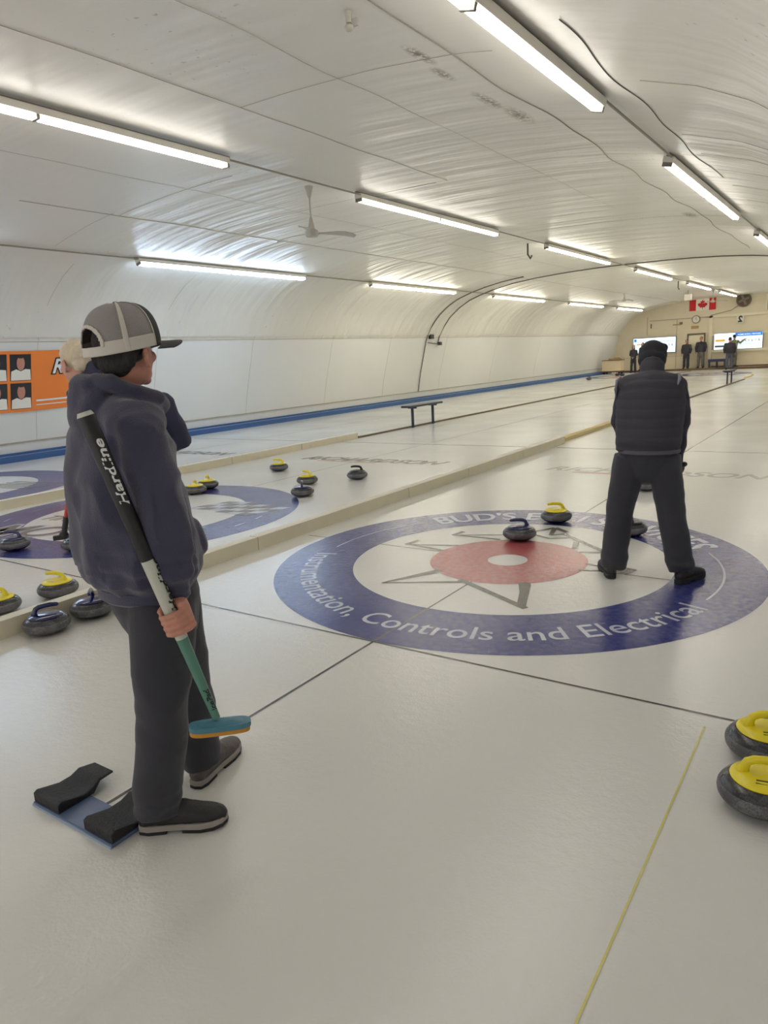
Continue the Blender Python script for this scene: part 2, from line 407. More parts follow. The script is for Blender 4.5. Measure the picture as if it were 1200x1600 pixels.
lower = [p for p in prof if p[1] <= 2.3]
shell(lower, -1, 'wall_left', M['wall'])
shell(lower, 1, 'wall_right', M['wall'])
# back wall following the arch
poly = [(XC-7.45, -.1)] + [(XC-u, z+.04) for u, z in prof[::-1]] + [(XC+u, z+.04) for u, z in prof[1:]] + [(XC+7.45, -.1)]
mb = MB(); mb.prism(poly, lambda a, b, h: (a, h, b), Y1, Y1+.12); struct('wall_back', mb, M['backwall'])
# low curb along the left wall with its dark top line, seam at 2.3 m
def xw(z): return XC-UofZ(z)
mb = MB(); mb.box((xw(.2)+.03, (Y0+Y1)/2, .17), (.06, Y1-Y0, .34)); struct('baseboard_left', mb, M['wall'])
mb = MB(); mb.box((xw(.35)+.035, (Y0+Y1)/2, .352), (.07, Y1-Y0, .018)); struct('trim_1', mb, M['seam'])
mb = MB(); mb.box((xw(2.3)+.004, (Y0+Y1)/2, 2.3), (.012, Y1-Y0, .012)); struct('trim_2', mb, M['seam'])
# bumper board of the ice edge along the left wall
bx = -11.62
t = thing('bumper_board', 'long blue wooden bumper board running along the foot of the left curved wall', 'bumper board', (bx, 0, 0))
mb = MB(); mb.box((0, (Y0+Y1)/2-.5, .06), (.10, Y1-Y0-1.2, .12)); obj('board', mb, M['blueboard'], t, False)
mb = MB(); mb.box((-.09, (Y0+Y1)/2-.5, .085), (.08, Y1-Y0-1.2, .17)); obj('rail', mb, M['blueboard'], t, False)
mb = MB(); mb.box((0, (Y0+Y1)/2-.5, .123), (.10, Y1-Y0-1.2, .006)); obj('ledge', mb, M['blueledge'], t, False)
# lining seams: narrow battens on the ceiling sheets
def seam_long(x, y0, y1, n, w=.008, jit=.0):
    P = []
    for i in range(n+1):
        y = y0+(y1-y0)*i/n; xx = x+jit*noise.noise(Vector((y*.9, x, 0)))
        P.append((xx, y, H(xx)-.004))
    return MB().tube(P, w, 6)
def seam_trans(y, x0, x1, w=.005):
    P = [(x, y+.03*math.sin(x*1.3), H(x)-.003) for x in np.linspace(x0, x1, 24)]
    return MB().tube(P, w, 6)
for i, (a, b, c, w) in enumerate([(-3.2, -8, 5, .003), (-7.8, 1, 16, .005), (-7.8, 16, 41, .004), (-1.9, -6, 9, .002), (-6.1, -4, 20, .002)]):
    struct('trim_%d' % (i+3), seam_long(a, b, c, 60, w, .05), M['seam'])
k = 8
for y, a, b in [(.75, -3.2, -.4), (2.45, -9.4, -7.7), (5.0, -6.8, -3.4), (-1.9, -7.4, -3.2), (7.3, -7.7, -4.8), (1.6, .5, 2.2), (3.6, .4, 2.3), (4.6, .4, 2.3), (5.6, .4, 2.3), (6.8, .4, 2.3), (8.2, .4, 2.3), (2.6, -7.8, -5.2), (10.5, -4.3, -.2)]:
    struct('trim_%d' % k, seam_trans(y, a, b, .002), M['seam']); k += 1
for y in (3.0, 5.9, 9.0, 12.4, 15.6, 19.5, 24, 29):
    P = [(XC-UofZ(z)+.004, y+.04*z, z) for z in np.linspace(.36, 3.6, 20)]
    struct('trim_%d' % k, MB().tube(P, .0025, 5), M['seam']); k += 1
mb = MB()
for dx in (0, .5): pass
tag(obj('ceiling_cable', seam_long(-.74, -8, 17, 120, .006, .10), M['conduit']), 'thin sagging cable crossing the ceiling between the middle and right lamp rows', 'cable')
tag(obj('ceiling_cable', seam_long(.33, .2, 6.2, 60, .0035, .08), M['cable']), 'dark wavy cable on the ceiling right of the right lamp row', 'cable')

# ------------------------------------------------------------ painted houses and lines
def house(cx, cy, label):
    t = thing('painted_target', label, 'target rings', (cx, cy, 0), 0, 'rings painted in the ice')
    obj('outer_ring', MB().ring((0, 0), 1.22, 1.83, .0010), M['ice_blue'], t, False)
    return t
def bent(R, a_mid, inward, z=.0022):
    # text along a circle; inward=True -> letter tops point to the centre
    def fn(x, y):
        if inward:
            a = a_mid + x/R; r = R - y
        else:
            a = a_mid - x/R; r = R + y
        return (r*math.cos(a), r*math.sin(a), z)
    return fn
h3 = house(0, 0, 'blue and red painted rings around a grey star, under the bending person in black')
obj('inner_ring', MB().ring((0, 0), .155, .61, .0014), M['ice_red'], h3, False)
def fit_text(body, arc, R, amid, inward, size, bold, y0=0):
    m0 = text_mb(body, 1.0, lambda x, y: (x, y, 0), bold)
    xs = [v[0] for v in m0.v]; w = max(xs)-min(xs); sx = arc*R/w; xm = (max(xs)+min(xs))/2
    fn = bent(R, amid, inward)
    m0.v = [fn((v[0]-xm)*sx, v[1]*size+y0) for v in m0.v]
    return m0
obj('lettering', fit_text("BUD'S E & I SERVICES", math.radians(106), 1.53, math.radians(88.5), False, .42, .022, -.135), M['ice_letter'], h3, False)
obj('lettering', fit_text("Instrumentation, Controls and Electrical", math.radians(146), 1.53, math.radians(-90.5), True, .265, .006, -.095), M['ice_letter'], h3, False)
for a0, a1 in ((31, -12), (189, 147)):
    obj('arc_line', MB().ring((0, 0), 1.535, 1.550, .0022, math.radians(a0), math.radians(a1), 24), M['ice_letter'], h3, False)
mb = MB(); Z = .0017
for p, q, w0, w1 in [((-.58, -.91), (-.34, -.47), .02, .085), ((-.58, -.91), (-.06, -.64), .02, .04), ((-.10, -.60), (.56, -.95), .05, .05), ((.545, -.95), (.345, -.47), .03, .085), ((.51, -.90), (.37, -.50), .06, .07),
                     ((-1.0, .08), (-.56, .23), .02, .035), ((-1.0, .10), (-.60, .04), .03, .035), ((-1.0, .08), (-.97, .25), .05, .05),
                     ((-.78, .53), (-.20, .78), .02, .035), ((-.78, .54), (-.32, .55), .03, .035), ((-.78, .53), (-.75, .68), .05, .05),
                     ((-.20, .86), (-.04, 1.12), .035, .05), ((-.04, 1.12), (.02, .86), .05, .04), ((.02, .86), (.14, .96), .03, .03), ((-.2, .86), (.06, .74), .03, .03), ((.06, .74), (.22, .84), .03, .03),
                     ((.10, .95), (.62, .50), .04, .05), ((.62, .50), (.40, .42), .035, .03), ((.30, .72), (.36, .52), .05, .05),
                     ((.58, .14), (.90, .08), .03, .025), ((.58, -.03), (.80, .03), .03, .025), ((.88, .02), (.92, .15), .09, .09), ((-.04, 1.12), (.12, 1.0), .06, .05)]:
    mb.stroke(p, q, w0, w1, Z); Z += .00004
obj('star_drawing', mb, M['ice_grey'], h3, False)

h2 = house(-4.6, 0, 'blue painted rings with chequered flag, beyond the cream divider left of the nearer rings')
mb = MB()
random.seed(3)
mb2 = MB()
for i in range(6):
    for j in range(4):
        x = .28+.17*i+.05*j; y = .42+.13*j+.04*math.sin(i*1.1); P = [(x, y), (x+.17, y+.03), (x+.22, y+.16), (x+.05, y+.13)]
        (mb if (i+j) % 2 else mb2).flat(P, .0022)
obj('chequered_flag', mb, M['ice_grey'], h2, False); obj('flag_white_squares', mb2, M['ice_letter'], h2, False)
def place(cx, cy, ang, z=.0024):
    c, s_ = math.cos(ang), math.sin(ang)
    return lambda x, y: (cx+x*c-y*s_, cy+x*s_+y*c, z)
obj('lettering', text_mb('MOTOR', .62, place(.10, -1.12, math.radians(14), .0020), .045, .3), M['ice_letter'], h2, False)
obj('lettering', text_mb('MOTOR', .62, place(.10, -1.12, math.radians(14), .0028), .012, .3), M['ice_grey'], h2, False)
obj('lettering', text_mb('TIRE', .30, place(-.72, -.62, math.radians(8)), .0, .3), M['ice_grey'], h2, False)
mb = MB()
for i in range(4): mb.stroke((-1.35, .95-.12*i), (-.35, 1.20-.10*i), .035, .035, .0022)
obj('speed_lines', mb, M['ice_grey'], h2, False)
mb = MB()
for i in range(2): mb.stroke((-1.30, .89-.12*i), (-.40, 1.13-.10*i), .03, .03, .0023)
obj('red_stripes', mb, M['ice_red'], h2, False)
mb = MB()
for a in (-170, -150, -128, -108, -86, -50, -34, -18, 0, 12, 160, 175):
    a = math.radians(a); mb = MB(); mb.stroke((1.56*math.cos(a), 1.56*math.sin(a)), (1.56*math.cos(a+.1), 1.56*math.sin(a+.1)), .02, .02, .0026)
    obj('road_dash', mb, M['ice_letter'], h2, False)
h1 = house(-9.25, .05, 'pale blue painted rings on the far left lane, below the orange banner')
mb = MB()
for i in range(5): mb.stroke((.3, .35+.12*i), (1.35, .55+.12*i), .05, .05, .0022)
obj('speed_lines', mb, M['ice_grey'], h1, False)
for cx, w in ((0, 'right'), (-4.6, 'middle'), (-9.25, 'left')):
    t = house(cx, 34.75, 'distant blue painted rings at the far end of the %s lane' % w)
    obj('inner_ring', MB().ring((0, 0), .155, .61, .0014), M['ice_red'], t, False)
ln = thing('painted_lane_line', 'dark centre line of the near lane, running through the star rings', 'ice line')
obj('centre_line', MB().stroke((0, -3.6), (0, -1.22), .016, .016, .0016).stroke((0, -1.22), (0, -.61), .012, .012, .0016).stroke((0, 1.83), (0, 38), .018, .018, .0016), M['ice_line'], ln, False)
for nm, y, w in (('back_line', -1.84, .014), ('hog_line', 6.4, .03), ('hog_line', 28.35, .10), ('tee_line', 34.75, .02), ('back_line', 36.6, .02)):
    obj(nm, MB().stroke((-2.04, y), (2.3, y), w, w, .0018), M['ice_line'], ln, False)
for a_, b_ in ((-2.04, -1.83), (-1.22, -.61), (.61, 1.22)):
    obj('tee_line', MB().stroke((a_, 0), (b_, 0), .013, .013, .0018), M['ice_line'], ln, False)
for cx, w in ((-4.6, 'middle'), (-9.1, 'far left')):
    ln = thing('painted_lane_line', 'thin painted lines of the %s lane, seen beyond the cream divider' % w, 'ice line', (cx, 0, 0))
    obj('centre_line', MB().stroke((0, -3.6), (0, -1.83), .012, .012, .0016).stroke((0, 1.83), (0, 38), .014, .014, .0016), M['ice_faint'], ln, False)
    for nm, y, ww in (('back_line', -1.84, .014), ('hog_line', 6.4, .03), ('hog_line', 28.35, .10)):
        obj(nm, MB().stroke((-1.95 if cx < -9 else -2.0, y), (2.35, y), ww, ww, .0018), M['ice_line'], ln, False)
tag(obj('side_line', MB().stroke((1.82, -6.5), (1.80, -1.95), .008, .007, .0016), M['ice_yellow'], None, False), 'faint yellow line on the ice beside the two large yellow-topped stones', 'ice line')
for cx, w in ((-4.45, 'middle lane behind the loose stones'), (-.05, 'near lane behind the bending person'), (-9.1, 'far left lane by the blue board')):
    gm = M['ice_fainter'] if cx > -1 else M['ice_grey']
    t = thing('painted_sponsor_name', 'flat dark sponsor lettering painted across the %s' % w, 'ice lettering', (cx, 4.25, 0))
    obj('lettering', text_mb('RICHARDSON', .46, lambda x, y: (x*.92, y*1.0-.05, .0022), .012, .35), gm, t, False)
    obj('underline', MB().stroke((-.9, -.14), (.3, -.14), .07, .07, .0022), M['ice_orange'], t, False)

# lane dividers
def divider(x, label, ye=7.0):
    t = thing('lane_divider', label, 'lane divider', (x, 0, 0))
    ys = [-8.8, -5.6, -3.0, -.6, 1.9, 3.4, 5.2, ye]
    for a, b in zip(ys[:-1], ys[1:]):
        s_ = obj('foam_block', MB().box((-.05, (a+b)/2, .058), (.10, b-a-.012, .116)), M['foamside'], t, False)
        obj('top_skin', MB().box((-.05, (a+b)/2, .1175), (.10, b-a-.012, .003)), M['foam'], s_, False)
    return t
divider(-2.12, 'cream foam divider between the near lane and the middle lane, behind the navy stones')
divider(-6.62, 'cream foam divider beyond the middle lane, left of the person in the cap')
tag(obj('timber_strip', MB().box((-2.28, 8.7, .03), (.14, 3.3, .06)), M['lumber'], None, False, .004), 'yellowish timber strip on the ice ending at the bending person in black', 'timber strip')
tag(obj('rope_divider', MB().box((-2.24, 19.38, .018), (.05, 17.7, .036)), M['strip'], None, False), 'low brown strip continuing the near divider far down the ice', 'lane divider')
tag(obj('rope_divider', MB().box((-6.68, 23.5, .018), (.06, 32.8, .036)), M['strip'], None, False), 'low dark strip on the ice passing under the dark bench', 'lane divider')
tag(obj('strip_end_block', MB().tube([(-2.24, 28.4, .08), (-2.24, 30.2, .06), (-2.24, 30.45, .1)], [.04, .035, .06], 12, dome=True), M['lumber']), 'small yellowish block at the far end of the brown strip near the right bench', 'end block')

# ------------------------------------------------------------ lamps
def lamp(x, y0, z, kind, label, L=4.9):
    t = thing('fluorescent_lamp', label, 'ceiling lamp', (x, y0+L/2, z), 0, 'fluorescent lamps in three ceiling rows')
    tilt = 0 if abs(x-XC) < 1 else (math.radians(14) if x > XC else math.radians(-14))
    t.rotation_euler = (0, tilt, 0)
    sh = H(x)-z
    obj('housing', MB().box((0, 0, .060), (.13, L, .07)), M['white_metal'], t, False, .006)
    obj('mounting_rail', MB().box((0, 0, .105), (.035, L+.1, .035)), M['bracket'], t, False)
    for s_ in (-1, 1):
        for q in (-1, 1):
            obj('tube', MB().tube([(q*.03, s_*.04, 0), (q*.03, s_*(L/2-.05), 0)], .019, 12), M[kind], t)
    for s_ in (-1, 0, 1):
        obj('socket', MB().box((0, s_*(L/2-.02), .008), (.115, .035, .06)), M['bracket'], t, False, .004)
    return t
starts = [-3.15, 4.55, 12.25, 20.05, 27.9, 35.3]
words = ['nearest', 'second', 'third', 'fourth', 'fifth', 'farthest']
for i, y in enumerate(starts):
    lamp(-4.55, y+.05, 4.03, 'tube_neutral' if i < 2 else 'tube_warm', '%s fluorescent lamp of middle row, %s' % (words[i], ['cut by the left frame edge', 'just beyond the ceiling fan', 'before the cable crossing the ceiling', 'after the crossing cable', 'near the small hanging box', 'near the red and white flag'][i]), 4.95)
    lamp(-9.52, y-.35, 3.63, 'tube_cool' if i < 2 else 'tube_warm', '%s fluorescent lamp of left wall row, %s' % (words[i], ['cut by the left frame edge', 'bluish, above the white and black cap', 'left of the curved wall pipes', 'right of the curved wall pipes', 'shown small over the far wall', 'over the crate corner'][i]), 4.9)
    if i < 3: lamp(0, y+.15, 3.72, 'tube_neutral', '%s fluorescent lamp of right row, %s' % (words[i], ['large and bright at the top edge', 'right of the sagging cable', 'cut by the right frame edge'][i]), 5.1)
    else: lamp(0, y+.15, 3.72, 'tube_warm', 'fluorescent lamp of right row, far beyond the third one', 5.1)
for x, z, w in ((-4.55, 4.10, 'middle'), (-9.55, 3.72, 'left'), (0, 3.80, 'right')):
    tag(obj('ceiling_conduit', MB().tube([(x+.05, Y0+.5, z), (x+.05, Y1-1.5, z)], .013, 8), M['conduit']), 'thin pipe joining the fluorescent lamps of the %s row' % w, 'conduit')
# pipes crossing the arch at y = 18
def arch_path(y, z0, x1, off=.03, lean=0):
    P = []
    for z in np.linspace(z0, 3.3, 14): P.append((XC-UofZ(z)+off, y+lean*(z-z0), z))
    for x in np.linspace(XC-5.95, x1, 30): P.append((x, y+lean*(3.3-z0), H(x)-off))
    return P
t = thing('arch_pipes', 'pair of thin pipes arching over the left curved wall and across the ceiling', 'pipe')
obj('pipe', MB().tube(arch_path(18.0, .34, -7.6), .017, 8), M['cable'], t)
obj('pipe', MB().tube(arch_path(18.9, 2.15, 1.6), .017, 8), M['cable'], t)
obj('junction_box', MB().box((XC-6.88+.06, 18.25, 2.33), (.10, .24, .16)), M['blackplastic'], t, False, .005)
obj('junction_box', MB().box((XC-6.93+.06, 18.95, 2.08), (.09, .18, .12)), M['blackplastic'], t, False, .005)
obj('link_pipe', MB().tube([(XC-6.88, 18.1, 2.12), (XC-6.88, 18.9, 2.06)], .018, 8), M['cable'], t)
# ceiling fans
def fan(loc, phase, label, drop=.58, dark=False):
    t = thing('ceiling_fan', label, 'ceiling fan', loc, phase, 'ceiling fans')
    mm = M['fan_white']
    obj('canopy', MB().lathe([(.03, -.02), (.045, -.09), (.06, -.12), (.062, -.13)][::-1] and [(.016, -.16), (.03, -.12), (.055, -.03), (.06, 0)], 20), mm, t)
    obj('down_rod', MB().tube([(0, 0, -.1), (0, 0, -drop)], .011, 10), mm, t)
    obj('motor', MB().lathe([(.02, -drop-.12), (.085, -drop-.11), (.10, -drop-.075), (.095, -drop-.03), (.05, -drop), (.022, -drop+.14), (.016, -drop+.16)], 28), mm, t)
    for k_ in range(3):
        a = 2*PI*k_/3; ca, sa = math.cos(a), math.sin(a)
        P = [(.08, 0), (.2, 0), (.36, .0), (.5, .0), (.62, 0), (.68, 0)]
        W = [.025, .03, .055, .065, .06, .04]; zz = [0, .004, .008, .006, -.012, -.03]
        mbb = MB(); V = []
        for (r, _), w_, z in zip(P, W, zz):
            for s_, dz in ((-1, .012), (1, -.012)):
                for th in (.004, -.004): V.append((r*ca-s_*w_*sa, r*sa+s_*w_*ca, -drop-.06+z+dz*w_/.05+th))
        F = []
        for i in range(5):
            b = i*4; F += [(b, b+4, b+6, b+2), (b+1, b+3, b+7, b+5), (b, b+1, b+5, b+4), (b+2, b+6, b+7, b+3)]
        F += [(0, 2, 3, 1), (20, 21, 23, 22)]
        mbb.add(V, F); obj('blade', mbb, mm, t)
    return t
fan((-4.70, 3.6, 4.10), math.radians(58), 'white three-bladed ceiling fan hanging between the nearest middle-row lamps')
fan((-4.60, 34.0, 4.10), math.radians(20), 'small distant white ceiling fan hanging in front of the flag', .5)
fan((-7.6, 29.5, 4.0), math.radians(70), 'distant flat ceiling fan left of the crossing middle-row lamps', .25)
# small ceiling hardware
tag(obj('ceiling_hook', MB().tube([(-.98, -.37, 4.0), (-.98, -.37, 3.93)], [.03, .02], 12).ell((-.98, -.37, 3.90), (.035, .03, .025)).box((-.94, -.35, 3.93), (.05, .02, .05)), M['fan_white']), 'small pale fitting on the ceiling at the top of the picture', 'ceiling fitting')
tag(obj('hanging_hook', MB().tube([(-4.9, 12.0, 4.15), (-4.9, 12.0, 3.9), (-4.85, 12.05, 3.8), (-4.8, 12.0, 3.86)], .022, 8), M['cable']), 'dark hook hanging just before the third lamp of the middle row', 'hook')
tag(obj('hanging_hook', MB().tube([(-4.75, 27.2, 4.12), (-4.75, 27.2, 3.85), (-4.7, 27.2, 3.78)], .022, 8), M['cable']), 'small hook hanging by the fourth lamp of the middle row', 'hook')
t = thing('hanging_sign_box', 'small pale box hanging from the ceiling left of the flag', 'sign box', (-5.55, 33.0, 4.1))
obj('rod', MB().tube([(0, 0, 0), (0, 0, -.18)], .012, 8), M['cable'], t); obj('box', MB().box((0, 0, -.32), (.34, .12, .28)), M['white_metal'], t, False, .01)

# ------------------------------------------------------------ stones
body_prof = [(.055, 0), (.075, .002), (.095, .008), (.120, .020), (.136, .034)]
band_prof = [(.136, .034), (.1425, .044), (.1445, .057), (.1425, .070), (.137, .080)]
top_prof = [(.137, .080), (.126, .094), (.108, .105), (.085, .110), (.0, .112)]
me_low = mesh(MB().lathe(body_prof+band_prof[1:2], 48).lathe([band_prof[-2]]+top_prof, 48))
me_band = mesh(MB().lathe([(.1365, .0335)]+[(r+.0004, z) for r, z in band_prof]+[(.1368, .0805)], 48, caps=False))
me_cap = mesh(MB().lathe([(.104, .107), (.106, .111), (.098, .118), (.070, .125), (.03, .128), (0, .128)], 40))
P = [(.062, 0, .122), (.060, 0, .140), (.050, 0, .160), (.030, 0, .170), (0, 0, .174), (-.035, 0, .176), (-.075, 0, .172)]
me_grip = mesh(MB().tube(P, [(.017, .022), (.013, .016), (.013, .016), (.012, .0155), (.012, .015), (.012, .015), (.010, .013)], 14, ref=(0, 1, 0), dome=True))
me_mark = mesh(MB().box((0, .055, .1262), (.05, .008, .001)).box((.01, .070, .1243), (.035, .006, .001)).box((-.01, -.06, .1257), (.05, .008, .001)))
def stone(x, y, deg, color, label):
    cm = {'yellow': M['yellow'], 'navy': M['navyh'], 'black': M['blackh']}[color]
    t = thing('curling_stone', label, 'curling stone', (x, y, 0.003), math.radians(deg+180), 'curling stones on the ice')
    b = link('granite_body', me_low, None, t); link('striking_band', me_band, None, t)
    c = bpy.data.objects.new('handle_plate', me_cap.copy()); c.data.materials.append(cm); C.objects.link(c); c.parent = t
    g = bpy.data.objects.new('handle_grip', me_grip.copy()); g.data.materials.append(cm); C.objects.link(g); g.parent = t
    if color == 'yellow': link('marking', me_mark, None, c)
    return t
for me_, m_ in ((me_low, M['granite']), (me_band, M['granite_band']), (me_mark, M['mark'])): me_.materials.append(m_)
for me_ in (me_cap, me_grip, me_low, me_band):
    me_.polygons.foreach_set('use_smooth', [True]*len(me_.polygons)); me_.set_sharp_from_angle(angle=math.radians(50))
L_, R_ = 215, 35
stone(-5.22, 3.04, 205, 'yellow', 'yellow-handled curling stone standing alone, farthest back in the middle lane')
stone(-3.96, 2.23, 175, 'yellow', 'yellow-handled curling stone half hidden behind the dark stone touching the blue ring')
stone(-3.45, 1.54, 130, 'navy', 'dark-handled curling stone on the right rim of the middle rings')
stone(-3.53, 2.79, L_, 'black', 'black-handled curling stone standing alone, rightmost in the middle lane')
stone(-5.12, 1.51, -55, 'yellow', 'yellow-handled curling stone at the back rim of the middle rings')
stone(-4.98, 1.17, -50, 'yellow', 'yellow-handled curling stone partly behind the hoodie of the person in the cap')
stone(-4.40, -1.57, L_, 'navy', 'blue-handled curling stone on the front of the middle rings, at the left frame edge')
stone(-2.66, -2.62, 212, 'yellow', 'yellow-handled curling stone behind the divider, cut by the left frame edge')
stone(-2.62, -2.20, 205, 'yellow', 'yellow-handled curling stone behind the divider, next to the two navy ones')
stone(-1.975, -2.67, 60, 'navy', 'navy-handled curling stone in front of the divider, left of its twin')
stone(-1.975, -2.34, -40, 'navy', 'navy-handled curling stone in front of the divider, nearest the person in the cap')
stone(-.17, .62, L_, 'navy', 'navy-handled curling stone on the red inner ring')
stone(-.12, 1.36, L_, 'yellow', 'yellow-handled curling stone on the far side of the large blue ring')
stone(.63, 1.13, 120, 'black', 'dark-topped curling stone just visible beside the left shin of the bending person')
stone(.24, 3.17, 110, 'black', 'grey curling stone seen between the thighs of the bending person')
stone(2.04, -2.07, 20, 'yellow', 'large yellow-handled curling stone at the right frame edge, the one behind')
stone(2.07, -2.42, 10, 'yellow', 'large yellow-handled curling stone at the right frame edge, nearest the camera')
stone(-10.05, 31.96, 200, 'black', 'tiny distant curling stone on the ice by the far left wall')
stone(-9.95, 36.6, 200, 'black', 'tiny distant curling stone under the crate, left one')
stone(-9.62, 36.4, 20, 'black', 'tiny distant curling stone under the crate, right one')

# ------------------------------------------------------------ hack
t = thing('rubber_hack', 'black rubber foot hack on blue plate behind the shoes of the hoodie wearer', 'hack', (0.0, -3.66, 0))
obj('base_plate', MB().box((0, -.02, .008), (.49, .14, .014)), M['hackbase'], t, False, .002)
obj('plate_edge', MB().box((0, -.092, .005), (.49, .006, .010)), M['hackedge'], t, False)
for s_ in (-1, 1):
    pr = [(-.085, .014), (-.085, .050), (-.070, .058), (-.030, .048), (.02, .036), (.065, .042), (.10, .060), (.165, .052), (.165, .044), (.10, .046), (.065, .014)]
    cx = s_*.162
    V = []; n = len(pr); xs = [-.083, -.06, 0, .06, .083]
    for x in xs:
        for a, b in pr:
            dip = (-.010 if abs(x) < .03 else 0) if -.08 < a < .09 and b > .03 else 0
            tw = 1-.25*max(0, (a-.03)/.13)
            V.append((cx+x*tw, a, b+dip))
    F = [(i*n+j, i*n+(j+1) % n, (i+1)*n+(j+1) % n, (i+1)*n+j) for i in range(4) for j in range(n)]
    F += [tuple(range(n-1, -1, -1)), tuple(4*n+j for j in range(n))]
    m_ = MB(); m_.add(V, F); obj('foot_block', m_, M['rubber'], t, True, .003)

# ------------------------------------------------------------ people
def head_parts(c, F, tilt=0, sc=1.0, sk=1.0):
    """c = point under the chin axis (neck top); returns (add(mb), frame fn)"""
    F = Vector(F).normalized(); Sx = F.cross(Vector((0, 0, 1))).normalized()   # person's right
    R = Matrix((Sx, F, Vector((0, 0, 1)))).transposed()
    R = R @ Matrix.Rotation(tilt, 3, 'X')
    c = Vector(c)
    def W(x, y, z): return c + R @ Vector((x*sc, y*sc, z*sc))
    def add(mb, ears=True):
        e = lambda p, r: mb.ell(W(*p), (r[0]*sc, r[1]*sc, r[2]*sc), R)
        e((0, -.012, .150-.006*(1-sk)/.08), (.076*sk, .096*sk, .086*sk)); e((0, .030, .090), (.063, .068, .085)); e((0, .034, .035), (.050, .056, .036))
        e((0, .078, .012), (.022, .016, .017)); e((0, .0, .06), (.058, .062, .06))
        mb.tube([W(0, .096, .120), W(0, .110, .092), W(0, .112, .078)], [.009*sc, .012*sc, .015*sc], 12, ref=R @ Vector((1, 0, 0)), dome=True)
        e((0, .086, .128), (.050, .014, .010)); e((.038, .070, .085), (.022, .022, .020)); e((-.038, .070, .085), (.022, .022, .020))
        e((0, .094, .050), (.025, .010, .007)); e((0, .092, .038), (.022, .011, .008))
        if ears:
            for s_ in (-1, 1):
                P = [W(s_*.074, .010, .064), W(s_*.081, -.006, .066), W(s_*.089, -.020, .086), W(s_*.092, -.023, .108), W(s_*.090, -.010, .123), W(s_*.082, .006, .120), W(s_*.075, .012, .104)]
                mb.tube(P, [.008*sc]*7, 8, dome=True); e((s_*.079, -.006, .094), (.006, .013, .022))
    return add, W, R
def hand_relaxed(mb, w, D, T, N, sc=1.0):
    """w wrist, D finger direction, T thumb side, N back-of-hand normal"""
    w, D, T, N = Vector(w), Vector(D).normalized(), Vector(T).normalized(), Vector(N).normalized()
    mb.tube([w-D*.03, w, w+D*.05*sc, w+D*.085*sc], [(.026, .020), (.030, .018), (.040, .015), (.038, .013)], 16, ref=T)
    for i, (o, l) in enumerate(((.029, .070), (.010, .078), (-.010, .073), (-.028, .058))):
        b = w+D*.078*sc+T*o
        mb.tube([b, b+D*l*.42-N*.006, b+D*l*.72-N*.020, b+D*l*.88-N*.036], [.0092, .0088, .0080, .0070], 10, dome=True)
    b = w+D*.015+T*.028
    mb.tube([b, b+T*.026+D*.022-N*.006, b+T*.036+D*.048-N*.014, b+T*.036+D*.068-N*.018], [.0125, .0115, .0100, .0085], 10, dome=True)
def shoe(parent, heel, toe, name='shoe', m=None, h=.10, sole=None):
    heel, toe = Vector(heel), Vector(toe); d = toe-heel; L = d.length; d.normalize()
    rz = math.atan2(d[1], d[0])
    e = bpy.data.objects.new(name, None)
    mb = MB()
    st = [(.0, .030, .035, .055), (.03, .036, .050, .052), (.09, .040, .052, .052), (.15, .043, .045, .046), (.21, .048, .034, .038), (.26, .047, .027, .032), (.30, .036, .021, .027)]
    k_ = L/.31
    mb.tube([((x-.0)*k_, 0, z+.016) for x, a, b, z in st], [(a, b) for x, a, b, z in st], 20, ref=(0, 1, 0), dome=False)
    mb.ell((.008*k_, 0, .05), (.028, .034, .036)); mb.ell((.298*k_, 0, .040), (.022, .034, .022))
    mb.tube([(.06*k_, 0, .06), (.055*k_, 0, h+.03)], [(.045, .040), (.050, .048)], 16, ref=(1, 0, 0))
    def dsp(p, n): return .0025*noise.noise(p*40)
    o = voxel(name, mb, m or M['shoe'], parent, .006, 3, dsp)
    o.location = heel; o.rotation_euler = (0, 0, rz)
    # midsole and tread
    outline = [(-.022, 0), (-.015, .026), (.02, .037), (.09, .037), (.15, .040), (.22, .049), (.27, .047), (.305, .034), (.322, .010), (.322, -.010), (.305, -.034), (.27, -.047), (.22, -.049), (.15, -.040), (.09, -.037), (.02, -.037), (-.015, -.026)]
    def fn(a, b, hh):
        arch = .012 if .10 < a < .15 and hh < .02 else 0
        toeup = max(0, a-.24)*.12
        return (a*k_, b, hh+arch+toeup)
    obj('midsole', MB().prism(outline, fn,   .012, .034), sole or M['sole'], o, True, .003)
    tr = MB(); tr.prism([p for p in outline if p[0] <= .09] , fn, 0, .013)
    tr.prism([p for p in outline if p[0] >= .15], fn, 0, .013)
    obj('tread', tr, M['soleblack'], o, True, .002)
    lc = MB()
    for i in range(4):
        x = (.13+.024*i)*k_; z = .118-.016*i
        lc.tube([(x, -.028, z-.014), (x+.004, 0, z-.002), (x, .028, z-.014)], .003, 6)
    obj('laces', lc, M['soleblack'], o)
    return o

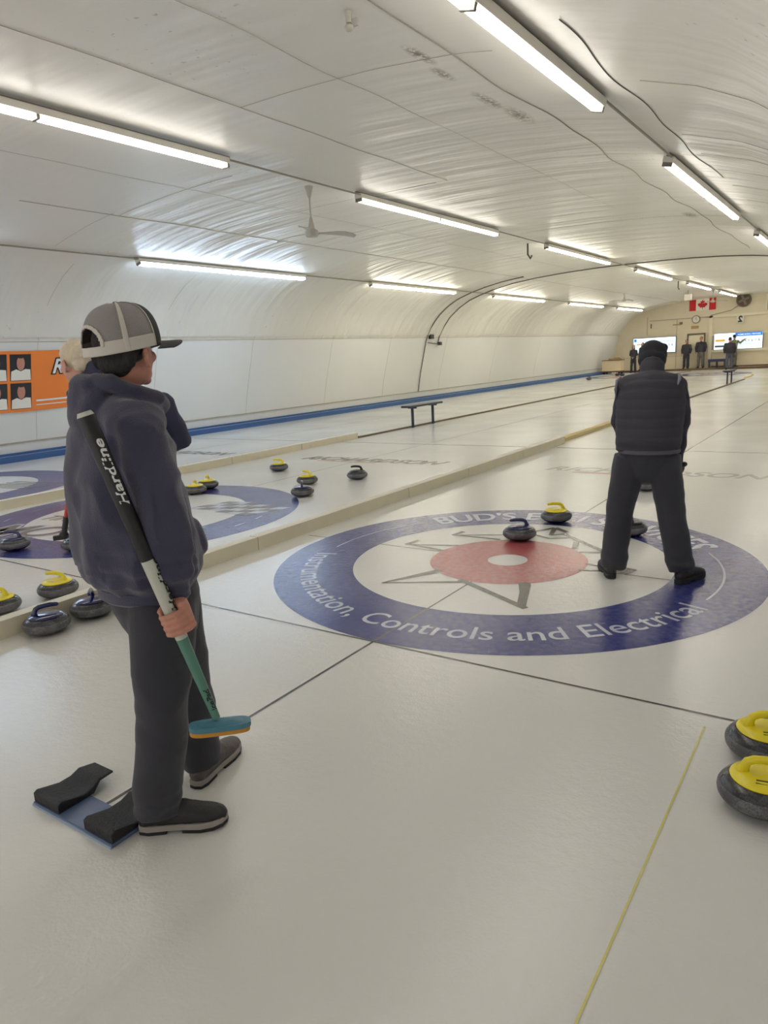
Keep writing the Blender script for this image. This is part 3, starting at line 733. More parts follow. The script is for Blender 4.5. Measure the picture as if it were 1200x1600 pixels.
# ===== person with the cap
base1 = (0.300, -3.520, 0.9528)
p1 = thing('person', 'person in navy hoodie and white-backed cap holding a broom, standing by the hack', 'person', (base1[0], base1[1], 0), base1[2])
F1 = Vector((.90, .43, 0)).normalized(); S1 = Vector((.43, -.90, 0)).normalized()   # S1 = his right, towards camera
FH = Vector((.62, .78, 0)).normalized()
hd = (0.0284, -0.0200, 1.5478)
hd = (hd[0]+.004, hd[1], hd[2]+.002)
add_head, HW, HR = head_parts(hd, FH, math.radians(6), 1.0, .92)
sh = (0.0477, -0.1800, 1.4391); el = (0.0793, -0.2450, 1.1786); wr = (0.0915, -0.2350, 0.9095)
shL = (sh[0]-.05, .19, sh[2]); elL = (.03, .27, 1.16); wrL = (.10, .10, 1.08)
hipR = (.03, -.09, .90); kneeR = (0.0172, -0.1100, 0.5456); ankR = (-0.0487, -0.0600, 0.0928)
hipL = (.05, .10, .90); kneeL = (0.0975, 0.1600, 0.4590); ankL = (0.1324, 0.2200, 0.0965)
body = MB(); add_head(body)
body.tube([(hd[0]-.055, hd[1], hd[2]-.10), (hd[0]-.035, hd[1], hd[2]-.02), (hd[0]-.018, hd[1], hd[2]+.07)], [.062, .056, .056], 20)
body.tube([(0, 0, .88), (-.01, 0, 1.05), (-.015, 0, 1.25), (-.01, 0, 1.40), (0.0, 0, 1.50)], [(.15, .11), (.14, .10), (.17, .11), (.16, .10), (.06, .06)], 24, ref=S1)
body.tube([(sh[0]-.02, sh[1]+.03, sh[2]-.05), el, wr], [.045, .042, .030], 14, ref=F1, dome=True)
body.tube([(shL[0]-.01, shL[1]-.03, shL[2]-.05), elL, wrL], [.045, .042, .030], 14, ref=F1, dome=True)
body.tube([hipR, kneeR, ankR], [.080, .055, .040], 14, ref=F1, dome=True)
body.tube([hipL, kneeL, ankL], [.080, .055, .040], 14, ref=F1, dome=True)
# broom axis
bt = Vector((-0.1020, -0.2700, 1.4859)); bb = Vector((0.1632, -0.3000, 0.4921)); bd = (bb-bt).normalized()
hc = Vector((0.0814, -0.2850, 0.8521)); hc = bt + bd*((hc-bt).dot(bd))
e2 = Vector((0, -1, 0)); e2 = (e2-bd*e2.dot(bd)).normalized(); e1 = bd.cross(e2); e1 = e1 if e1[0] > 0 else -e1
# palm and curled fingers round the shaft
pc = hc + e1*.040
body.tube([Vector(wr)-Vector((0, 0, -.03)), Vector(wr)-Vector((0, 0, .012)), pc-bd*.030-e2*.006, pc+bd*.012-e2*.008, pc+bd*.040-e2*.010], [(.028, .024), (.030, .022), (.034, .020), (.036, .018), (.028, .015)], 16, ref=e2)
for i in range(4):
    o_ = hc + bd*(-.026+.0195*i); r_f = .0275 if i < 3 else .026
    kn = o_ + e1*.050 + e2*.004
    pts = [kn, o_+e1*.036+e2*.024, o_+e1*.010+e2*(r_f+.008), o_-e1*.018+e2*(r_f+.001), o_-e1*.032+e2*.008, o_-e1*.028-e2*.012]
    body.tube(pts, [.0105, .0108, .0098, .0092, .0086, .0078][:6], 10, dome=True)
th = [pc-bd*.045-e2*.004-e1*.006, hc-bd*.050+e1*.014-e2*.026, hc-bd*.045-e1*.014-e2*.028, hc-bd*.040-e1*.030-e2*.010]
body.tube(th, [.0135, .0120, .0105, .0090], 10, dome=True)
hand_relaxed(body, wrL, (-.1, -.95, -.15), (0, 0, 1), (.95, .1, 0), .9)
voxel('body', body, M['skin'], p1, .0042, 3)
for s_ in (-1, 1):
    obj('eye', MB().ell(HW(s_*.031, .080, .108), (.012, .012, .012)), M['eye'], p1)
# hair under the cap
hb = MB(); hb.ell(HW(0, -.014, .138), (.079, .092, .082), HR); hb.ell(HW(0, -.052, .088), (.060, .040, .052), HR)
for s_ in (-1, 1):
    hb.ell(HW(s_*.062, -.056, .100), (.014, .020, .036), HR); hb.ell(HW(s_*.070, .020, .125), (.006, .012, .020), HR)
voxel('hair', hb, M['hair'], p1, .005, 3, lambda p, n: .002*noise.noise(p*60))
# cap
t = bpy.data.objects.new('cap', None); C.objects.link(t); t.parent = p1
_, CW, CR = head_parts(hd, Vector((.84, .54, 0)).normalized(), math.radians(5), 1.0)
A, B_, Hh = .103, .123, .132
def capP(phi, q, off=0):      # phi from the front, q 0 rim .. 1 top
    th_ = q*PI/2
    rr = math.cos(th_)**.62; zz = Hh*math.sin(th_)**.95
    front = max(0, math.cos(phi))
    x = (A+off)*rr*math.sin(phi); y = (B_+off)*rr*math.cos(phi)-.001; z = zz+off*math.sin(th_)
    if front > 0: y += .008*front*math.sin(th_*2)
    return CW(x, y, .122+z - .010*(1-math.cos(phi))*(1-q)+.004)
def cap_surface(sel, off=0, nphi=180, nq=60):
    V = []; F = []
    for i in range(nq+1):
        for j in range(nphi): V.append(capP(2*PI*j/nphi, i/nq*.995, off))
    for i in range(nq):
        for j in range(nphi):
            ph = (360*(j+.5)/nphi+180) % 360-180; q = (i+.5)/nq
            if sel(ph, q): F.append((i*nphi+j, i*nphi+(j+1) % nphi, (i+1)*nphi+(j+1) % nphi, (i+1)*nphi+j))
    used = sorted({a for f in F for a in f}); mp = {a: b for b, a in enumerate(used)}
    m_ = MB(); m_.add([V[a] for a in used], [tuple(mp[a] for a in f) for f in F]); return m_
def opening(ph, q): return ((180-abs(ph))/30)**2 + ((q-.12)/.26)**2 < 1 and q > .12
isf = lambda ph, q: abs(ph) < 62
def capobj(nm, sel, off, m_):
    o = obj(nm, cap_surface(sel, off), m_, t); s_ = o.modifiers.new('s', 'SOLIDIFY'); s_.thickness = .002; s_.offset = 1; return o
capobj('mesh_panel', lambda ph, q: not isf(ph, q) and q > .17 and not opening(ph, q), 0, M['capmesh'])
capobj('front_panel', lambda ph, q: isf(ph, q), .001, M['capblack'])
capobj('band', lambda ph, q: not isf(ph, q) and q <= .17 and not opening(ph, q) and True, .0015, M['capwhite'])
capobj('seam_tape', lambda ph, q: (abs(abs(ph)-112) < 4.5 or (62 <= abs(ph) < 65) or (1 < ((180-abs(ph))/30)**2 + ((q-.12)/.26)**2 < 1.45 and q > .1 and abs(ph) > 90)) and q < .97, .003, M['capwhite'])
obj('button', MB().ell(CW(0, .004, .122+Hh+.004), (.008, .008, .004)), M['capblack'], t)
V = []; F = []
for th_ in (0, -.004):
    for i in range(17):
        a = math.radians(-58+116*i/16)
        p0 = (.097*math.sin(a), .119*math.cos(a)+.004); ex = math.cos(a*.9)
        for k_ in (0, .5, 1):
            x = p0[0]*(1-.04*k_); y = p0[1]+.092*k_*max(.06, ex)**.7
            V.append(CW(x, y, .131+th_-2.9*x*x-.004*k_))
n = 17*3
for i in range(16):
    for k_ in range(2):
        a = i*3+k_; F.append((a, a+1, a+4, a+3)); F.append((a+n, a+3+n, a+4+n, a+1+n))
for i in range(16): F.append((i*3+2, i*3+2+n, (i+1)*3+2+n, (i+1)*3+2))
for i in range(16): F.append((i*3, (i+1)*3, (i+1)*3+n, i*3+n))
F += [(0, n, n+1, 1), (1, n+1, n+2, 2), (48, 49, 49+n, 48+n), (49, 50, 50+n, 49+n)]
mm_ = MB(); mm_.add(V, F); obj('visor', mm_, M['capblack'], t, True, .001)
# hoodie
hb = MB()
hb.tube([(0, .0, .885), (0, 0, .905), (.003, 0, .94), (-.005, 0, .98), (-.012, 0, 1.06), (-.022, 0, 1.20), (-.026, 0, 1.30), (-.022, 0, 1.39), (-.010, 0, 1.455), (.005, 0, 1.50)],
        [(.185, .140), (.192, .145), (.222, .178), (.232, .188), (.235, .188), (.225, .172), (.222, .162), (.215, .150), (.165, .125), (.095, .100)], 40, ref=S1)
def arm(mb, a, b, c, r, ref):
    a, b, c = Vector(a), Vector(b), Vector(c)
    pts = [a, a.lerp(b, .5), b, b.lerp(c, .45), b.lerp(c, .80), b.lerp(c, .90), c]
    mb.tube(pts, r, 20, ref=ref, dome=True)
cuff = Vector(wr)+(Vector(el)-Vector(wr)).normalized()*.012
arm(hb, (sh[0]-.015, sh[1]+.01, sh[2]-.005), el, cuff, [(.070, .060), (.080, .068), (.078, .066), (.072, .062), (.066, .058), (.046, .042), (.036, .034)], F1)
arm(hb, (shL[0]-.01, shL[1]-.01, shL[2]), elL, wrL, [(.070, .060), (.080, .068), (.078, .066), (.072, .062), (.066, .058), (.046, .042), (.036, .034)], F1)
# trapezius / shoulder bridge
hb.tube([Vector(sh)+Vector((-.012, .01, .0)), Vector(sh).lerp(Vector((-.01, 0, 1.46)), .5)+Vector((0, 0, .012)), (-.012, 0, 1.465), Vector(shL).lerp(Vector((-.01, 0, 1.46)), .5)+Vector((0, 0, .012)), Vector(shL)+Vector((-.012, -.01, .0))], [(.085, .070), (.105, .072), (.11, .075), (.105, .072), (.085, .070)], 18, ref=F1, dome=True)
# hood bunched behind the neck
hz = Vector((-0.0808, 0.0000, 1.4862))
hb.ell((-.085, .0, 1.515), (.078, .125, .072)); hb.ell((-.105, .01, 1.47), (.062, .13, .085)); hb.ell((-.10, -.02, 1.56), (.048, .085, .038))
ringp = []
for i in range(24):
    a = 2*PI*i/24; ringp.append(Vector((.015, 0, 1.525)) + F1*(.100*math.cos(a)) + S1*(.105*math.sin(a)) + Vector((0, 0, -.045*math.cos(a)+.01*abs(math.sin(a)))))
hb.tube(ringp+[ringp[0]], [(.026, .030)]*25, 12, ref=(0, 0, 1), caps=False)
# kangaroo pocket
hb.ell(Vector((-.005, 0, 1.02))+F1*.165, (.045, .14, .085), Matrix((F1, -S1, Vector((0, 0, 1)))).transposed())
elv = Vector(el); wrv = Vector(wr)
def folds(p, n):
    v = 0
    # sleeve rings near the cuff and the elbow
    d = (p-wrv).dot((elv-wrv).normalized())
    if p[1] < -.15 and .03 < d < .2: v += .006*math.sin(d*85+9*p[0])*math.exp(-((d-.09)/.07)**2)
    # blousing above the hem
    if p[2] < 1.0: v += .004*math.sin(math.atan2(p[1], p[0])*14)*(1-abs(p[2]-.94)/.08 if abs(p[2]-.94) < .08 else 0)
    # long vertical drapes on the back
    if .98 < p[2] < 1.42 and p[0] < .05: v += .007*math.sin(p[1]*42+2.2*math.sin(p[2]*6)) * min(1, (1.42-p[2])*5)
    return v
hoodie = voxel('hoodie', hb, M['hoodie'], p1, .0072, 5, wrinkle(.0075, (8, 8, 5.5), 3.1, folds))
# rib hem and cuff
obj('hem_band', MB().tube([(0, 0, .862), (0, 0, .872), (0, 0, .908), (0, 0, .916)], [(.176, .134), (.188, .145), (.192, .149), (.180, .140)], 48, ref=S1), M['hoodie'], hoodie)
cd = (Vector(wr)-Vector(el)).normalized()
obj('cuff', MB().tube([cuff-cd*.05, cuff-cd*.045, cuff+cd*.012, cuff+cd*.016], [.036, .041, .038, .033], 20, ref=F1), M['hoodie'], hoodie)
# trousers
tb = MB()
tb.tube([(.02, 0, .955), (.02, 0, .90), (.025, .0, .84), (.035, 0, .78)], [(.16, .125), (.175, .145), (.175, .150), (.150, .135)], 32, ref=S1, dome=True)
def leg(mb, hip, knee, ank, r):
    hip, knee, ank = Vector(hip), Vector(knee), Vector(ank)
    mb.tube([hip, hip.lerp(knee, .35), hip.lerp(knee, .7), knee, knee.lerp(ank, .4), knee.lerp(ank, .8), ank], r, 22, ref=F1)
leg(tb, (.045, -.085, .86), (kneeR[0]-.01, kneeR[1], kneeR[2]), (ankR[0]-.005, ankR[1], ankR[2]-.005), [(.115, .10), (.116, .098), (.105, .090), (.094, .084), (.090, .080), (.090, .080), (.086, .078)])
leg(tb, (.06, .09, .86), kneeL, (ankL[0], ankL[1], ankL[2]-.02), [(.115, .10), (.114, .096), (.104, .088), (.094, .082), (.088, .078), (.084, .076), (.082, .074)])
def tf(p, n):
    v = 0
    if p[2] < .28: v += .003*math.sin(p[2]*75+9*p[0]+5*noise.noise(p*6))*max(0, 1-abs(p[2]-.10)/.10)
    if .38 < p[2] < .62: v += .0015*math.sin(p[2]*44+30*p[0]+4*noise.noise(p*7))
    return v
voxel('trousers', tb, M['trouser'], p1, .0075, 4, wrinkle(.006, (5, 5, 3.2), 9.3, tf))
nr = (-0.1180, -0.0400, 0.0109); 
shoe(p1, (-.108, -.030, 0), (.165, -.105, 0), 'shoe', M['shoe'], .10)
shoe(p1, (.095, .165, 0), (.275, .385, 0), 'shoe', M['shoe_grey'], .10)

# broom of person one
t = thing('curling_broom', 'curling broom with black, white and green shaft held by the person in the cap', 'broom', (base1[0], base1[1], 0), base1[2])
L = (bb-bt).length
def bp(s_): return bt+bd*L*s_
def br(s_): return .0255-.007*s_ if s_ < .6 else .0213-.0225*(s_-.6)
obj('grip', MB().tube([bp(0), bp(.01), bp(.44)], [br(0)*.9, br(0), br(.44)], 24), M['shaft_black'], t)
obj('end_cap', MB().tube([bp(-.008), bp(.004)], [br(0)*.75, br(0)*.98], 24), M['shaft_white'], t)
obj('upper_shaft', MB().tube([bp(.44), bp(.70)], [br(.44)*.99, br(.70)], 24), M['shaft_white'], t)
obj('lower_shaft', MB().tube([bp(.70), bp(.985)], [br(.70)*.99, br(.985)], 24), M['shaft_green'], t)
def on_shaft(s0, flip=1, off=.0012):
    side = bd.cross(e2)
    if side[0] < 0: side = -side
    def fn(x, y):
        # x runs up the shaft from s0, y across; the skin of the shaft is a cylinder
        s_ = s0 - x/L; r = br(s_)+off; a = y/r
        return tuple(bp(s_) + side*r*math.sin(a)*flip + e2*r*math.cos(a))
    return fn
obj('lettering', text_mb('Hardline', .036, lambda x, y: on_shaft(.27)(x*1.62, .018-y), .0010, .2, 'LEFT'), M['white_print'], t, False)
obj('lettering', text_mb('Hardline', .036, lambda x, y: on_shaft(.615)(x*1.45, .034-y), .0012, .2, 'LEFT'), M['black_print'], t, False)
obj('lettering', text_mb('icePad', .026, lambda x, y: on_shaft(.955)(x*1.15, .014-y), .0006, .2, 'LEFT'), M['black_print'], t, False)
# brush head, long side lateral
hx = Vector((0.1641, -0.3000, 0.4807))
hxa = Vector((0.0864, -0.3000, 0.4817)); hxb = Vector((0.2484, -0.3000, 0.4649)); hv = (hxb-hxa).normalized()
def slab(mb, c, l, w, h0, h1, tw=1.0):
    up = Vector((0, 0, 1)); sd = up.cross(hv).normalized(); up = hv.cross(sd).normalized()
    if up[2] < 0: up = -up
    pts = []
    n_ = 28
    for i in range(n_):
        a = 2*PI*i/n_; ca, sa = math.cos(a), math.sin(a)
        pts.append((math.copysign(abs(ca)**.45, ca)*l/2, math.copysign(abs(sa)**.7, sa)*w/2))
    return mb.prism(pts, lambda a, b, h: tuple(c+hv*a*(tw if h == h1 else 1)+sd*b*(tw if h == h1 else 1)+up*h), h0, h1)
hcn = (hxa+hxb)/2
obj('brush_head', slab(slab(MB(), hcn, .195, .068, .0, .016), hcn, .150, .050, .016, .026, .55), M['padteal'], t, True, .003)
obj('brush_pad', slab(MB(), hcn, .190, .064, -.016, .0), M['padorange'], t, True, .003)

# ===== generic person builder for the others
def dress(root, J, mats, vox=.008, extra=None, gloves=None):
    """J: dict of joints in local metres"""
    F = Vector(J['F']).normalized(); Sd = F.cross(Vector((0, 0, 1))).normalized()
    FHd = Vector(J.get('FH', J['F']))
    add, W, R = head_parts(J['head'], FHd, J.get('tilt', 0), J.get('hs', 1.0))
    b = MB(); add(b)
    hdp = Vector(J['head']); ch = Vector(J['chest']); pv = Vector(J['pelvis']); nk = Vector(J['neck'])
    b.tube([nk-Vector((0, 0, .04)), nk, Vector(W(0, -.015, .05))], [.06, .055, .052], 16)
    b.tube([pv, pv.lerp(ch, .5), ch, ch.lerp(nk, .6)], [(.14, .10), (.13, .10), (.16, .11), (.08, .07)], 18, ref=Sd)
    for s_ in 'LR':
        b.tube([J['sh'+s_], J['el'+s_], J['wr'+s_]], [.05, .04, .028], 12, ref=F, dome=True)
        b.tube([J['hip'+s_], J['kn'+s_], J['an'+s_]], [.075, .052, .038], 12, ref=F, dome=True)
        D = Vector(J['wr'+s_])-Vector(J['el'+s_]); D = D.normalized(); D = (D+Vector(J.get('hd'+s_, (0, 0, -.3)))).normalized()
        T = F-D*F.dot(D); T.normalize(); N = D.cross(T) if s_ == 'L' else T.cross(D)
        hand_relaxed(b, J['wr'+s_], D, T, N)
    voxel('body', b, mats.get('skin', M['skin']), root, min(vox, .0065) if vox < .012 else vox, 2)
    top = MB(); w = J.get('w', 1.0)
    top.tube([pv-Vector((0, 0, J.get('hem', .02))), pv+Vector((0, 0, .03)), pv.lerp(ch, .35), pv.lerp(ch, .7), ch, ch.lerp(nk, .5), nk+Vector((0, 0, .01))],
             [(.185*w, .140*w), (.192*w, .148*w), (.196*w, .150*w), (.205*w, .150*w), (.205*w, .142*w), (.150*w, .11*w), (.068, .072)], 32, ref=Sd)
    top.tube([Vector(J['shL']), ch.lerp(nk, .62), Vector(J['shR'])], [(.065, .06), (.09, .06), (.065, .06)], 16, ref=F, dome=True)
    sl = MB() if 'sleeve' in mats else top
    for s_ in 'LR':
        a, e, c_ = Vector(J['sh'+s_]), Vector(J['el'+s_]), Vector(J['wr'+s_])
        k_ = J.get('armr', 1.0)
        sl.tube([a, a.lerp(e, .5), e, e.lerp(c_, .5), c_], [(.072*k_, .066*k_), (.070*k_, .062*k_), (.060*k_, .056*k_), (.052*k_, .048*k_), (.040*k_, .036*k_)], 16, ref=F, dome=True)
    if extra: extra(top, W, R)
    tj = voxel(J.get('topname', 'jacket'), top, mats['top'], root, vox, 4, J.get('topdisp', wrinkle(.006, (7, 7, 7), J.get('seed', 1))))
    if 'sleeve' in mats: voxel('shirt_sleeves', sl, mats['sleeve'], root, vox, 4, wrinkle(.006, (9, 9, 9), 4))
    tr = MB()
    tr.tube([pv+Vector((0, 0, .08)), pv, pv-Vector((0, 0, .08))], [(.165*w, .125*w), (.172*w, .135*w), (.155*w, .125*w)], 24, ref=Sd, dome=True)
    lw = J.get('lw', 1.0)
    for s_ in 'LR':
        a, k_, c_ = Vector(J['hip'+s_]), Vector(J['kn'+s_]), Vector(J['an'+s_])
        tr.tube([a, a.lerp(k_, .5), k_, k_.lerp(c_, .5), k_.lerp(c_, .9), c_], [(.100*lw, .100*lw), (.096*lw, .094*lw), (.085*lw, .084*lw), (.083*lw, .082*lw), (.085*lw, .085*lw), (.072*lw, .075*lw)], 20, ref=F)
    voxel('trousers', tr, mats['trouser'], root, vox, 4, J.get('trdisp', wrinkle(.007, (6, 6, 8), 5)))
    for s_ in 'LR':
        shoe(root, *J['foot'+s_], 'shoe', mats.get('shoe', M['shoe']), .10, M['soleblack'])
    return W, R, F, Sd

# ===== person two, behind
base2 = (-1.480, -2.310, 0.9626)
p2 = thing('person', 'white-haired person in navy jacket with a red broom, behind the person in the cap', 'person', (base2[0], base2[1], 0), base2[2])
h2p = (-0.1684, 0.0200, 1.5764)
J = dict(F=(-.35, .94, 0), FH=(-.62, .78, 0), head=(h2p[0]-.005, h2p[1]+.04, h2p[2]-.015), tilt=math.radians(-10), hs=1.0, neck=(h2p[0]+.07, .0, 1.50), chest=(.055, .0, 1.34), pelvis=(.06, 0, .94),
         shL=(-.155, .05, 1.43), shR=(.27, -.03, 1.40), elL=(-.21, .06, 1.20), elR=(.375, .10, 1.16), wrL=(-.185, .20, 1.00), wrR=(.18, .34, 1.04),
         hipL=(-.03, 0, .88), hipR=(.15, 0, .88), knL=(-.03, .0, .48), knR=(.17, 0, .48), anL=(-.02, -.02, .10), anR=(.18, -.02, .10),
         footL=((-.01, -.08, 0), (-.06, .20, 0)), footR=((.18, -.08, 0), (.20, .20, 0)), w=1.10, armr=1.15, seed=12)
def coll(top, W, R):
    pts = []
    for i in range(16):
        a = 2*PI*i/16; pts.append(Vector(J['neck'])+Vector((-.035+.088*math.cos(a), .085*math.sin(a), .030-.02*math.sin(a)+.035*math.cos(a))))
    top.tube(pts+[pts[0]], .034, 10, caps=False)
    top.ell((h2p[0]+.085, h2p[1]-.02, h2p[2]+.03), (.062, .07, .075)); top.ell((h2p[0]+.04, h2p[1]-.06, h2p[2]-.02), (.095, .05, .065))
W2, R2, F2, S2 = dress(p2, J, dict(top=M['jacket'], trouser=M['trouser'], skin=M['skin_pale']), .009, coll)
hb = MB(); hb.ell(W2(0, -.020, .152), (.084, .100, .092), R2); hb.ell(W2(0, -.062, .095), (.066, .045, .060), R2)
voxel('hair', hb, M['hair_white'], p2, .006, 3, lambda p, n: .005*noise.noise(p*45))
obj('yoke_seam', MB().tube([(-.14, -.115, 1.40), (-.03, -.152, 1.385), (.07, -.155, 1.38), (.2, -.13, 1.38)], .004, 8), M['piping'], p2)
t = thing('curling_broom', 'red-shafted broom held low by the white-haired person in the navy jacket', 'broom', (base2[0], base2[1], 0), base2[2])
a_ = Vector((-0.2558, 0.2200, 1.1948)); b_ = Vector((-0.4039, 0.2500, 0.6067)); d_ = (b_-a_).normalized()
obj('shaft', MB().tube([a_-d_*.35, b_-d_*.12], [.014, .014], 16), M['shaft_red'], t)
obj('ferrule', MB().tube([b_-d_*.12, b_-d_*.02], [.018, .018], 16), M['blackplastic'], t)
obj('hinge', MB().ell(b_, (.030, .022, .028)).box(b_+Vector((-.03, 0, -.012)), (.07, .035, .03)), M['blackplastic'], t, True, .004)
stone(-3.78, -1.30, 20, 'black', 'dark curling stone on the middle rings, nearly hidden behind the person in the cap')

# ===== person three, bending
base3 = (1.080, -0.020, 0.2409)
p3 = thing('person', 'person in black beanie and dark padded vest bending forward on the large rings', 'person', (base3[0], base3[1], .004), base3[2])
P = lambda x, y, d: None
shl3 = (-0.1802, 0.1500, 1.3155); shr3 = (0.1463, 0.1500, 1.3123); ell3 = (-0.2186, 0.1600, 1.0776); elr3 = (0.1858, 0.1600, 1.0916); wrl3 = (-0.1238, 0.3000, 0.8087); wrr3 = (0.1643, 0.2000, 0.7915)
hd3 = (-0.0183, 0.3000, 1.4162)
J3 = dict(F=(0, 1, 0), FH=(.05, 1, -.0), tilt=math.radians(-38), head=(hd3[0], hd3[1]+.02, hd3[2]-.02), hs=1.0, neck=(-.012, .20, 1.38), chest=(-.018, .12, 1.24), pelvis=(-.03, 0, .90), hem=.0,
          shL=shl3, shR=shr3, elL=ell3, elR=elr3, wrL=wrl3, wrR=wrr3, hdR=(0, .3, -.6),
          hipL=(-.135, 0, .86), hipR=(.075, 0, .86), knL=(-0.2023, 0.0200, 0.4664), knR=(0.1289, 0.0000, 0.4795), anL=(-0.2378, 0.0000, 0.0599), anR=(0.2089, -0.0500, 0.0773),
          footL=((-.245, -.055, 0), (-.320, .215, 0)), footR=((.190, -.10, 0), (.345, .11, 0)), w=1.08, armr=1.02, lw=1.10, topname='vest', seed=4)
def vd(p, n):
    v = .0045*noise.noise(p*9)
    ax = (p[2]-.9)
    v += .0048*(abs(math.sin(p[2]*PI/.062))**.6-.5)
    return v
J3['topdisp'] = vd
def td(p, n):
    v = .006*noise.noise(p*8)+.003*noise.noise(p*17)
    if p[2] < .30: v += .003*math.sin(p[2]*60+8*p[0]+4*noise.noise(p*6))*max(0, 1-abs(p[2]-.13)/.12)
    return v
J3['trdisp'] = td
def vx(top, W, R):
    top.tube([Vector(shl3)+Vector((.012, -.01, .01)), (-.015, .15, 1.345), Vector(shr3)+Vector((-.012, -.01, .01))], [(.080, .068), (.125, .085), (.080, .068)], 20, ref=(0, 1, 0), dome=True)
    top.tube([(-.015, .10, 1.20), (-.015, .13, 1.30), (-.014, .18, 1.385)], [(.222, .14), (.215, .13), (.09, .085)], 28, ref=(1, 0, 0))
    top.tube([(-.013, .20, 1.36), (-.013, .25, 1.445), (-.012, .27, 1.475)], [(.085, .085), (.080, .078), (.072, .070)], 20, ref=(1, 0, 0))
W3, R3, F3, S3 = dress(p3, J3, dict(top=M['vest'], sleeve=M['sleeve'], trouser=M['trouser']), .0085, vx)
hb = MB(); hb.ell(W3(0, -.010, .150), (.098, .112, .100), R3); hb.ell(W3(0, -.035, .090), (.095, .085, .070), R3)
hb.ell(W3(.070, -.02, .200), (.030, .04, .028), R3)
bn = voxel('beanie', hb, M['knit'], p3, .006, 4, lambda p, n: .003*noise.noise(p*30))
obj('shirt_tail', MB().tube([(-.02, -.004, .888), (-.02, -.004, .912)], [(.198, .162), (.198, .160)], 40, ref=(1, 0, 0)), M['greyshirt'], p3)
for q in ([(-0.1942, -0.0200, 1.2999), (-0.2452, 0.1000, 1.3292), (-0.2346, 0.1300, 1.3577)], [(0.1442, 0.0000, 1.2540), (0.1626, 0.0300, 1.3097), (0.1669, 0.1000, 1.3645)]): pass
obj('piping_stripe', MB().tube([(-0.2406, 0.1200, 1.2407), (-0.2448, 0.1000, 1.3032), (-0.2384, 0.1200, 1.3627), (-0.2154, 0.1600, 1.3860)], [.006, .011, .011, .006], 10), M['piping'], p3)
obj('piping_stripe', MB().tube([(0.1467, 0.0350, 1.3267), (0.1581, 0.0700, 1.3662), (0.1548, 0.1200, 1.3894)], [.005, .012, .008], 10), M['piping'], p3)
obj('glove', MB().ell(Vector(wrr3)+Vector((.012, .03, -.045)), (.040, .05, .050)).ell(Vector(wrr3)+Vector((.045, .01, -.02)), (.022, .02, .018)), M['blackplastic'], p3)

# ===== far people
def standing(name_label, x, y, z, facing, mats, hairm, h=1.78, w=1.0, arms='down', hair_long=False, group=None):
    t = thing('person', name_label, 'person', (x, y, z), facing)
    k_ = h/1.78
    J = dict(F=(0, 1, 0), head=(0, .02, 1.555), neck=(0, 0, 1.50), chest=(0, 0, 1.32), pelvis=(0, 0, .93), w=w,
             shL=(-.19*w, 0, 1.42), shR=(.19*w, 0, 1.42), elL=(-.25*w, -.02, 1.15), elR=(.25*w, -.02, 1.15),
             hipL=(-.09, 0, .88), hipR=(.09, 0, .88), knL=(-.11, .01, .48), knR=(.11, .01, .48), anL=(-.12, -.02, .10), anR=(.12, -.02, .10),
             footL=((-.12, -.07, 0), (-.15, .2, 0)), footR=((.12, -.07, 0), (.15, .2, 0)), seed=x)
    if arms == 'down': J['wrL'] = (-.22*w, .10, .93); J['wrR'] = (.22*w, .10, .93)
    elif arms == 'front': J['wrL'] = (-.06, .22, 1.02); J['wrR'] = (.06, .22, 1.02)
    elif arms == 'up': J['elR'] = (.30, .12, 1.32); J['wrR'] = (.42, .30, 1.50); J['wrL'] = (-.22, .1, .93)
    W, R, F, Sd = dress(t, J, mats, .016)
    hb = MB(); hb.ell(W(0, -.018, .150), (.082, .096, .090), R)
    if hair_long:
        hb.ell(W(0, -.06, .06), (.085, .045, .11), R)
        for s_ in (-1, 1): hb.ell(W(s_*.07, 0, .03), (.025, .04, .10), R)
    voxel('hair', hb, hairm, t, .012, 2)
    t.scale = (k_, k_, k_)
    return t
dk = dict(top=M['vest'], trouser=M['trouser'])
FC = PI-math.radians(-10)   # facing the camera side
standing('long-haired person in black clothes standing beside the crate by the left screen', -10.05, 40.2, .0, PI+.1, dict(top=M['sleeve'], trouser=M['trouser'], skin=M['skin_pale']), M['hair_brown'], 1.66, .9, 'front', True)
standing('person in dark jacket half hidden behind the black beanie, beside the left screen', -9.72, 41.0, .1, PI-.15, dict(top=M['vest'], trouser=M['jeans'], skin=M['skin_pale']), M['hair_brown'], 1.68, .9, 'down', True)
standing('person in black jacket standing left of the door man, under the clock', -7.28, 41.5, .10, PI, dict(top=M['vest'], trouser=M['trouser']), M['hair_brown'], 1.72, 1.12, 'down')
standing('person in dark jacket and grey trousers standing in front of the door', -6.47, 41.5, .10, PI, dict(top=M['vest'], trouser=M['greytrouser']), M['hair'], 1.84, 1.12, 'down')
standing('person in black jacket and grey jeans seen from behind at the right screen', -4.72, 40.3, .0, .1, dict(top=M['vest'], trouser=M['jeans']), M['hair'], 1.80, 1.18, 'down')
standing('person in olive jacket pointing, behind the person in grey jeans', -4.70, 41.6, .10, -.5, dict(top=M['olive'], trouser=M['greytrouser']), M['hair'], 1.84, 1.0, 'up')

